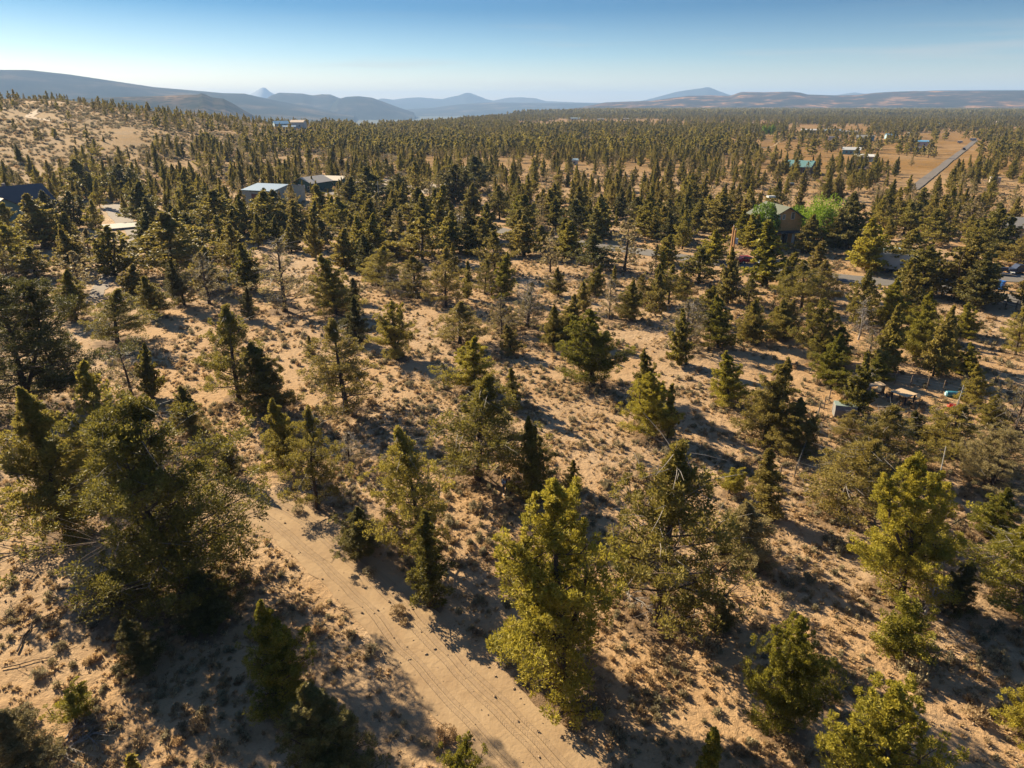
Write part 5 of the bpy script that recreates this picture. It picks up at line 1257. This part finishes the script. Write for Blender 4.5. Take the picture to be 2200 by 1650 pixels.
MB().add(hv, [(i * 5 + k, (i + 1) * 5 + k, (i + 1) * 5 + k + 1, i * 5 + k + 1) for i in range(4) for k in range(4)] + [(0, 1, 2, 3, 4)] + [(i * 5, i * 5 + 4, (i + 1) * 5 + 4, (i + 1) * 5) for i in range(4)]).build('hull', bm('navy_paint', (.02, .03, .06), rough=.3), t)
MB().prism([(-.2, 1.5), (.5, 2.1), (.6, 2.1), (.9, 1.5)], -.7, .7).build('windshield', glass, t); B(-3.1, -2.75, -.2, .2, .9, 1.9).build('outboard_motor', tyre, t); B(-2.6, 3.6, -.5, .5, .35, .45).build('trailer_frame', chrome, t)
for s in (-1, 1): MB().tube([(-.8, s * .85, .35), (-.8, s * 1.05, .35)], .35, 12).build('wheel', tyre, t)
p = at(2166, 586); t = thing('utility_trailer', 'small flat utility trailer with white drawbar right of the boat', 'trailer', (p.x, p.y, p.z), facing(p) + R(-70))
B(-1.6, 1.6, -.95, .95, .55, .65).build('deck', grey_r, t)
for s in (-1, 1): B(-1.6, 1.6, s * .95 - .03, s * .95 + .03, .65, 1.1).build('side_panel', bm('navy_paint', (.02, .03, .06)), t); MB().tube([(0, s * 1.0, .33), (0, s * 1.18, .33)], .33, 12).build('wheel', tyre, t)
MB().add([(1.6, -.5, .55), (1.6, .5, .55), (3.0, .05, .5), (3.0, -.05, .5), (1.6, -.5, .62), (1.6, .5, .62), (3.0, .05, .57), (3.0, -.05, .57)], [(0, 3, 2, 1), (4, 5, 6, 7), (0, 1, 5, 4), (1, 2, 6, 5), (2, 3, 7, 6), (3, 0, 4, 7)]).build('drawbar', whitep, t)
# blue bin
p = at(2147, 622); t = thing('wheelie_bin', 'blue wheeled bin standing between the side drive and the paved road', 'bin', (p.x, p.y, p.z), .5); bb = bm('bin_blue', (.015, .12, .42), rough=.5)
MB().add([(-.28, -.3, .05), (.28, -.3, .05), (.28, .3, .05), (-.28, .3, .05), (-.36, -.4, 1.2), (.36, -.4, 1.2), (.36, .4, 1.2), (-.36, .4, 1.2)], [(0, 3, 2, 1), (4, 5, 6, 7), (0, 1, 5, 4), (1, 2, 6, 5), (2, 3, 7, 6), (3, 0, 4, 7)]).build('body', bb, t)
B(-.39, .39, -.45, .43, 1.203, 1.27).build('lid', bb, t); t.scale = (1.25, 1.25, 1.25)
for s in (-1, 1): MB().tube([(s * .3, .3, .14), (s * .37, .3, .14)], .14, 12).build('wheel', tyre, t)
# poles
pole_o = bm('orange_treated_pole', (.50, .24, .09), noise=.25, nscale=2)
def pole(px, py, ty, lb, m_, r=.23, xf=False, arm=False):
    p = at(px, py); h = float(top_z(p, ty)) - p.z; t = thing('utility_pole', lb, 'utility pole', (p.x, p.y, p.z), 0, 'utility poles'); MB().tube([(0, 0, -.2), (.0, 0, h)], [r, r * .72], 10).build('shaft', m_, t)
    MB().tube([(0, 0, h), (0, 0, h + .3)], .06, 8).build('insulator', white, t)
    if xf: MB().tube([(.42, -.1, h - 2.9), (.42, -.1, h - 1.7)], .30, 14).build('transformer', bm('transformer_grey', (.35, .42, .48), rough=.4), t); B(.1, .42, -.14, -.06, h - 2.4, h - 2.25).build('bracket', chrome, t)
    if arm: B(-1.1, 1.1, -.06, .06, h - .5, h - .36).build('crossarm', m_, t)
    return p, h
pA = pole(1565, 583, 487, 'taller orange utility pole beside the paved road', pole_o); pB = pole(1573, 556, 494, 'orange utility pole with grey transformer behind the taller one', pole_o, xf=True)
pC = pole(816, 458, 392, 'weathered grey pole in front of the gravel yard', M['deadwood'], .16); pD = pole(1627, 330, 316, 'thin far pole carrying the sagging wire by the camper', M['deadwood'], .2, arm=True); pE = pole(1018, 305, 284, 'far pole carrying the pale wire left of centre', M['deadwood'], .25, arm=True)
def wire(a, b, sag, lb, r=.02):
    mb = MB(); P = [a.lerp(b, s) - Vector((0, 0, sag * 4 * s * (1 - s))) for s in np.linspace(0, 1, 13)]; o = mb.tube(P, r, 4).build('power_line', bm('wire_alu', (.55, .5, .42), rough=.4, metal=.3)); tag(o, lb, 'power line')
Pt = lambda q, dz=.25: q[0] + Vector((0, 0, q[1] + dz))
wire(Pt(pA), Pt(pB), .3, 'short wire strung between the two orange utility poles'); wire(Pt(pB), at(1700, 470) + Vector((0, 0, 6)), 1.4, 'wire running from the orange poles towards the lodge')
wire(Pt(pD), at(1672, 333) + Vector((0, 0, 8.5)), 2.2, 'sagging pale wire beside the thin far pole', .07); wire(Pt(pE), at(1052, 306) + Vector((0, 0, 9)), 3., 'pale curved wire hanging beside the far pole left of centre', .10)

# ------------------------------------------------------------------ the clearing with the picnic table
board = bm('tan_plywood', (.46, .33, .20), noise=.2, nscale=3); dk = bm('dark_steel', (.03, .03, .035), rough=.5)  # boards have a plain tan plywood colour
p = at(1938, 862); t = thing('picnic_table', 'square tan topped table on dark legs in the clearing', 'table', (p.x, p.y, p.z), .5)
for k in range(5): B(-.95 + k * .38, -.60 + k * .38 + .02, -.95, .95, .98, 1.03).build('plank', board, t)
for sx in (-1, 1):
    for sy in (-1, 1): B(sx * .78 - .07, sx * .78 + .07, sy * .78 - .07, sy * .78 + .07, -.05, .975).build('leg', dk, t)
for s in (-1, 1): B(-.85, .85, s * .8 - .03, s * .8 + .03, .86, .975).build('apron', dk, t)
for i, (dx, dy, rz, lb) in enumerate(((-1.5, .1, 1.3, 'dark folding chair left of the tan topped table'), (1.35, -.2, -1.4, 'dark folding chair right of the tan topped table'))):
    c = thing('folding_chair', lb, 'chair', (p.x + dx, p.y + dy, H1(p.x + dx, p.y + dy)), rz, 'chairs at the tan topped table'); B(-.25, .25, -.25, .25, .42, .46).build('seat', dk, c); B(-.25, .25, .23, .27, .5, .95).build('backrest', dk, c)
    for sx in (-1, 1):
        for sy in (-1, 1): MB().tube([(sx * .22, sy * .22, 0), (sx * .22, sy * .2, .43)], .02, 5).build('leg', chrome, c)
p = at(1876, 846); t = thing('workbench', 'dark workbench with pale board top behind the tangled snag', 'workbench', (p.x, p.y, p.z), .2)
for k in range(4): B(-1.0 + k * .5, -.51 + k * .5, -.55, .55, 1.15, 1.2).build('plank', board, t)
for sx in (-1, 1): B(sx * .9 - .05, sx * .9 + .05, -.5, .5, 0, 1.145).build('leg', dk, t)
B(-.85, .85, -.5, .5, .35, .4).build('shelf', dk, t)
p = at(1812, 893); t = thing('water_tank', 'pale green capped tank lying beside the wire fence', 'tank', (p.x, p.y, p.z), .15)
MB().prism([(-1.0, .25), (-.75, .02), (.75, .02), (1.0, .25), (1.05, 1.1), (.8, 1.6), (-.8, 1.6), (-1.05, 1.1)], -1.3, 1.3).build('shell', bm('dull_tank_side', (.16, .15, .14), noise=.3, nscale=3), t); B(-.82, .82, -1.32, 1.32, 1.603, 1.68).build('cover', bm('pale_green_cover', (.20, .25, .22), rough=.6), t); t.rotation_euler[2] = 1.3; t.scale = (.8, .8, .8)
p = at(2048, 852); t = thing('plastic_barrel', 'blue plastic barrel lying on its side in the clearing', 'barrel', (p.x, p.y, p.z + .3), -.12)
MB().tube([(-.85, 0, 0), (-.8, 0, 0), (-.3, 0, 0), (.3, 0, 0), (.8, 0, 0), (.85, 0, 0)], [.26, .32, .34, .34, .32, .26], 16).build('body', bm('barrel_blue', (.05, .22, .30), rough=.4), t); MB().tube([(-.9, 0, 0), (-.851, 0, 0)], .2, 12).build('lid', bm('pale_blue', (.3, .45, .5)), t)
redp = bm('bright_red_plastic', (.62, .02, .01), rough=.4)
for px, py, lb in ((2041, 884, 'bright red camp chair left of the mast'), (2052, 892, 'second bright red camp chair just right of the mast')):
    p = at(px, py); c = thing('camp_chair', lb, 'chair', (p.x, p.y, p.z), px * .3, 'red camp chairs'); B(-.3, .3, -.28, .28, .4, .46).build('seat', redp, c); B(-.3, .3, .25, .3, .46, 1.0).build('backrest', redp, c)
    for sx in (-1, 1):
        B(sx * .32 - .03, sx * .32 + .03, -.28, .28, .62, .66).build('armrest', redp, c)
        for sy in (-1, 1): MB().tube([(sx * .26, sy * .25, 0), (sx * .26, sy * .25, .4)], .02, 5).build('leg', dk, c)
p = at(2046, 905); h = float(top_z(p, 828)) - p.z; t = thing('antenna_mast', 'tall pale mast rising behind the red camp chairs', 'mast', (p.x, p.y, p.z)); MB().tube([(0, 0, 0), (.25, .1, h)], [.05, .03], 8).build('pole', bm('galvanised_pole', (.38, .36, .33), rough=.5), t)
MB().tube([(-.35, .1, h - .9), (.55, .1, h - .3)], .02, 5).build('antenna_arm', chrome, t); MB().tube([(-.12, 0, 0), (0.02, 0, h * .62)], .045, 6).build('wooden_brace', board, t)
p = at(1999, 938); t = thing('metal_frame', 'small open metal frame standing on the sand in the clearing', 'frame', (p.x, p.y, p.z), .3)
for sx in (-1, 1):
    for sy in (-1, 1): MB().tube([(sx * .45, sy * .35, 0), (sx * .4, sy * .3, .75)], .025, 5).build('leg', chrome, t)
B(-.45, .45, -.35, .35, .75, .79).build('shelf', bm('pale_grey_panel', (.35, .36, .33)), t)
# leaning white pole
p = at(2004, 1092); q = at(2027, 1004); t = thing('leaning_pole', 'long white pole on a tripod foot leaning over the shadowed sand', 'pole', (p.x, p.y, p.z)); e = Vector((0.15, .6, 5.3))
MB().tube([(0, 0, 0), tuple(e * .5), tuple(e)], [.045, .045, .03], 8).build('shaft', bm('galvanised_pole', (.55, .52, .47)), t)
for a in (0, 2.1, 4.2): MB().tube([(.35 * math.cos(a), .35 * math.sin(a), -.02), tuple(e * .16)], .02, 5).build('foot', whitep, t)
# ------------------------------------------------------------------ fences
post_m = bm('old_fence_post', (.14, .10, .07), noise=.3, nscale=5)
def fence(lb, pts, hgt_, rails, rail_r, pm, rm, part, cat='fence'):
    P = [at(a, b) for a, b in pts]; o0 = P[0]; t = thing('wire_fence' if part == 'wire' else 'rail_fence', lb, cat, (o0.x, o0.y, o0.z)); Q = [p - o0 for p in P]
    for i, q in enumerate(Q): MB().tube([tuple(q + Vector((0, 0, -.1))), tuple(q + Vector((.03, 0, hgt_ + .12 * ((i * 7) % 3))))], .055 if part == 'wire' else .09, 6).build('post', pm, t)
    for z in rails:
        for a, b in zip(Q[:-1], Q[1:]): MB().tube([tuple(a + Vector((0, 0, z))), tuple((a + b) / 2 + Vector((0, 0, z - .03))), tuple(b + Vector((0, 0, z)))], rail_r, 4).build(part, rm, t)
fence('old wire fence on dark wooden posts crossing the slope below the clearing', [(1418, 1352), (1490, 1390), (1517, 1216), (1545, 1185), (1612, 1100), (1674, 1031), (1706, 1028), (1757, 895), (1769, 880), (1780, 864), (1806, 838)][2:], 1.35, (.5, .9, 1.2), .008, post_m, chrome, 'wire')
fence('wire fence on thin posts along the back of the clearing', [(1860, 815), (1889, 819), (1922, 825), (1955, 831), (1990, 838), (2024, 846), (2075, 858)], 1.4, (.5, .9, 1.2), .008, post_m, chrome, 'wire')
fence('wooden rail fence beside the paved road near the blue bin', [(2120, 648), (2143, 654), (2160, 660), (2182, 665), (2215, 672), (2250, 680)], 1.5, (.5, .95, 1.4), .05, post_m, post_m, 'rail')
for px, py, ty, lb in ((1490, 1389, 1357, 'lone leaning wooden post below the round juniper shrub'), (1419, 1352, 1317, 'split grey post at the foot of the tall open juniper'), (1753, 1508, 1490, 'short stake in the long shadow near the bottom')):
    p = at(px, py); h = float(top_z(p, ty)) - p.z; o = MB().tube([(0, 0, -.1), (.08, 0, h)], .06, 7).build('fence_post', post_m, None, (p.x, p.y, p.z)); tag(o, lb, 'post')
# fallen wood
def deadfall(px, py, qx, qy, seed, lb, m_=None, n=9, r=.05):
    a, b = at(px, py), at(qx, qy); d = b - a; rng = np.random.default_rng(seed); segs = []; L_ = d.length; D = np.array(d); sd = np.array([-D[1], D[0], 0]) / L_
    mp_ = [D * s + sd * L_ * .04 * rng.normal() + np.array([0, 0, .07 + .05 * rng.random()]) for s in np.linspace(0, 1, 6)]; segs.append((mp_, list(np.linspace(r, r * .3, 6))))
    for i in range(n):
        s = .15 + .8 * rng.random(); b0 = D * s + np.array([0, 0, .1]); e = b0 + D / L_ * L_ * .22 * rng.random() + sd * L_ * .25 * rng.normal() + np.array([0, 0, .25 * rng.random()]); segs.append(([b0, (b0 + e) / 2 + np.array([0, 0, .06]), e], [r * .4, r * .28, r * .12]))
        for q in range(3): f = e + (e - b0) * .5 * rng.random() + np.array([rng.normal() * .25, rng.normal() * .25, .1 * rng.random()]); segs.append((((b0 + e) / 2, f), [r * .2, r * .08]))
    V, Q = tubes_np(segs, 5); o = link('fallen_branch', mesh_np('fallen_branch', V, [Q], [m_ or M['deadwood']], smooth=True), None, tuple(a)); tag(o, lb, 'fallen branch', 'fallen wood')
deadfall(40, 1402, 78, 1322, 1, 'dark fallen trunk lying on sand left of the big shadow', M['bark'], 7, .07); deadfall(0, 1345, 30, 1308, 2, 'tangled dead boughs on the sand at the left edge', M['bark'], 14, .05)
deadfall(5, 1445, 165, 1385, 3, 'thin crooked branch lying across the sand near the left edge', M['bark'], 4, .035); deadfall(75, 1645, 210, 1572, 4, 'bleached white branches in the bottom left corner', None, 22, .05); deadfall(140, 1590, 178, 1540, 5, 'short bleached branches below the bright juniper shrub', None, 12, .045)
deadfall(1342, 1262, 1402, 1322, 6, 'grey fallen bough beside the big sunlit juniper', None, 12, .06); deadfall(1590, 1240, 1640, 1228, 7, 'low scraps of dead wood below the soft conical juniper', M['bark'], 8, .03)
deadfall(1545, 1258, 1605, 1272, 8, 'thin stick lying on the open slope', M['bark'], 2, .03); deadfall(725, 1305, 752, 1318, 9, 'twiggy debris at the near edge of the dirt track', M['bark'], 14, .03); deadfall(1775, 1172, 1790, 1188, 10, 'small white stick below the fence', None, 2, .035)
deadfall(1620, 975, 1600, 955, 11, 'grey brushwood in shadow below the shrubby junipers', None, 16, .03); deadfall(1740, 915, 1790, 925, 12, 'dead brush heaped near the fence and tank', None, 18, .04)

# ------------------------------------------------------------------ the two people in the shade
skin = bm('skin', (.42, .24, .16), rough=.6); hair = bm('dark_hair', (.02, .014, .01)); denim = bm('dark_jeans', (.025, .035, .065)); shirt1 = bm('pale_blue_shirt', (.38, .52, .72)); shirt2 = bm('dark_top', (.03, .022, .03)); jacket = bm('teal_jacket', (.03, .07, .10))
def skinned(name, pts, edges, rad, m_, par, root=0):
    me = bpy.data.meshes.new(name); me.from_pydata(pts, edges, []); o = bpy.data.objects.new(name, me); C.objects.link(o)
    md = o.modifiers.new('s', 'SKIN'); md.use_smooth_shade = True; o.modifiers.new('d', 'SUBSURF').levels = 1; sv = me.skin_vertices[0].data
    for i, r in enumerate(rad): sv[i].radius = (r, r) if not isinstance(r, tuple) else r
    sv[root].use_root = True; dg = bpy.context.evaluated_depsgraph_get(); nm = bpy.data.meshes.new_from_object(o.evaluated_get(dg)); C.objects.unlink(o); bpy.data.objects.remove(o)
    nm.name = name; nm.materials.clear(); nm.materials.append(m_); return link(name, nm, par)
def person(label, p, rz, shirt, jk=None):
    t = thing('person', label, 'person', (p.x, p.y, p.z), rz, None)
    P = [(0, 0, .95), (0, 0, 1.15), (0, .0, 1.38), (0, -.01, 1.50), (0, -.03, 1.60), (0, -.03, 1.68)]; E = [(0, 1), (1, 2), (2, 3), (3, 4), (4, 5)]; Rr = [(.15, .11), (.14, .10), (.17, .11), .055, .085, .075]
    S = {}
    for s in (-1, 1):
        k = len(P); P += [(s * .10, 0, .88), (s * .11, -.02, .50), (s * .12, .02, .09), (s * .13, -.14, .04)]; E += [(0, k), (k, k + 1), (k + 1, k + 2), (k + 2, k + 3)]; Rr += [.095, .062, .042, .04]
        k = len(P); P += [(s * .19, 0, 1.40), (s * .25, .04, 1.13), (s * .12, -.24, 1.06), (s * .08, -.33, 1.09)]; E += [(2, k), (k, k + 1), (k + 1, k + 2), (k + 2, k + 3)]; Rr += [.058, .045, .03, .034]; S[s] = k + 3
        for f in range(4):       # four fingers curled round the controller, and a thumb
            x = s * (.10 - f * .018); k2 = len(P); P += [(x, -.37, 1.10 - f * .006), (x - s * .012, -.395 + f * .003, 1.07), (x - s * .02, -.375, 1.05)]; E += [(S[s], k2), (k2, k2 + 1), (k2 + 1, k2 + 2)]; Rr += [.009, .0085, .007]
        k2 = len(P); P += [(s * .045, -.33, 1.125), (s * .03, -.36, 1.135)]; E += [(S[s], k2), (k2, k2 + 1)]; Rr += [.0095, .008]
    skinned('body', P, E, Rr, skin, t)
    sh = [(0, 0, 1.0), (0, 0, 1.15), (0, 0, 1.40)]; e = [(0, 1), (1, 2)]; r_ = [(.17, .13), (.155, .115), (.185, .125)]
    for s in (-1, 1): k = len(sh); sh += [(s * .20, 0, 1.405), (s * .255, .035, 1.14), (s * .17, -.16, 1.075)]; e += [(2, k), (k, k + 1), (k + 1, k + 2)]; r_ += [.074, .058, .046]
    skinned('shirt', sh, e, r_, shirt, t)
    if jk:
        for s in (-1, 1): skinned('jacket', [(s * .10, .0, .98), (s * .11, .0, 1.2), (s * .12, 0, 1.42), (s * .22, .01, 1.41), (s * .265, .04, 1.12)], [(0, 1), (1, 2), (2, 3), (3, 4)], [(.09, .135), (.08, .125), (.085, .13), .08, .064], jk, t)
    tr = [(0, 0, .96)]; e = []; r_ = [(.165, .125)]
    for s in (-1, 1): k = len(tr); tr += [(s * .10, 0, .86), (s * .11, -.02, .50), (s * .12, .015, .12)]; e += [(0, k), (k, k + 1), (k + 1, k + 2)]; r_ += [.105, .078, .062]
    skinned('trousers', tr, e, r_, denim, t)
    MB().blob((0, .0, 1.665), (.105, .12, .10), 12, 8).build('hair', hair, t, smooth=True); MB().add([(-.012, -.115, 1.60), (.012, -.115, 1.60), (0, -.135, 1.602), (0, -.11, 1.64)], [(0, 1, 2), (0, 2, 3), (2, 1, 3), (0, 3, 1)]).build('nose', skin, t)
    for s in (-1, 1): MB().blob((s * .032, -.108, 1.635), .011, 8, 6).build('eye', dk, t); MB().box(s * .12 - .045, s * .12 + .045, -.19, .06, 0, .08).build('shoe', whitep if jk else dk, t); MB().blob((s * .088, -.02, 1.62), (.012, .02, .03), 8, 6).build('ear', skin, t)
    MB().box(-.025, .025, -.118, -.105, 1.572, 1.58).build('mouth', bm('lip', (.3, .1, .09)), t)
    return t
p1_ = at(1085, 1062); person('person in pale blue shirt and dark jacket standing in juniper shade', p1_, facing(p1_) + .25, shirt1, jacket)
p2_ = at(1094, 1064); person('person in dark top holding a pale controller beside the blue shirt', p2_, facing(p2_) - .3, shirt2)
c = MB().box(-.09, .09, -.06, .06, 0, .04).box(-.06, .06, -.02, .06, .04, .05).build('remote_controller', whitep, None, (0, 0, 0)); m4 = Matrix.Translation(p2_) @ Matrix.Rotation(facing(p2_) - .3, 4, 'Z') @ Matrix.Translation((0, -.385, 1.075)); c.matrix_world = m4; tag(c, 'pale remote controller held by the person in the dark top', 'controller')
# ------------------------------------------------------------------ haze
def haze():
    m = bpy.data.materials.new('haze'); m.use_nodes = True; n = m.node_tree.nodes; n.remove(n['Principled BSDF'])
    v = n.new('ShaderNodeVolumePrincipled'); v.inputs['Color'].default_value = (.36, .56, .92, 1); v.inputs['Density'].default_value = 8.5e-5
    v.inputs['Anisotropy'].default_value = .05
    m.node_tree.links.new(v.outputs[0], n['Material Output'].inputs['Volume'])
    me = B(-22000, 22000, -20500, 22000, -100, 385).mesh('haze', m)
    o = link('haze', me); tag(o, 'thin bluish evening haze over the whole country', kind='stuff')
haze()
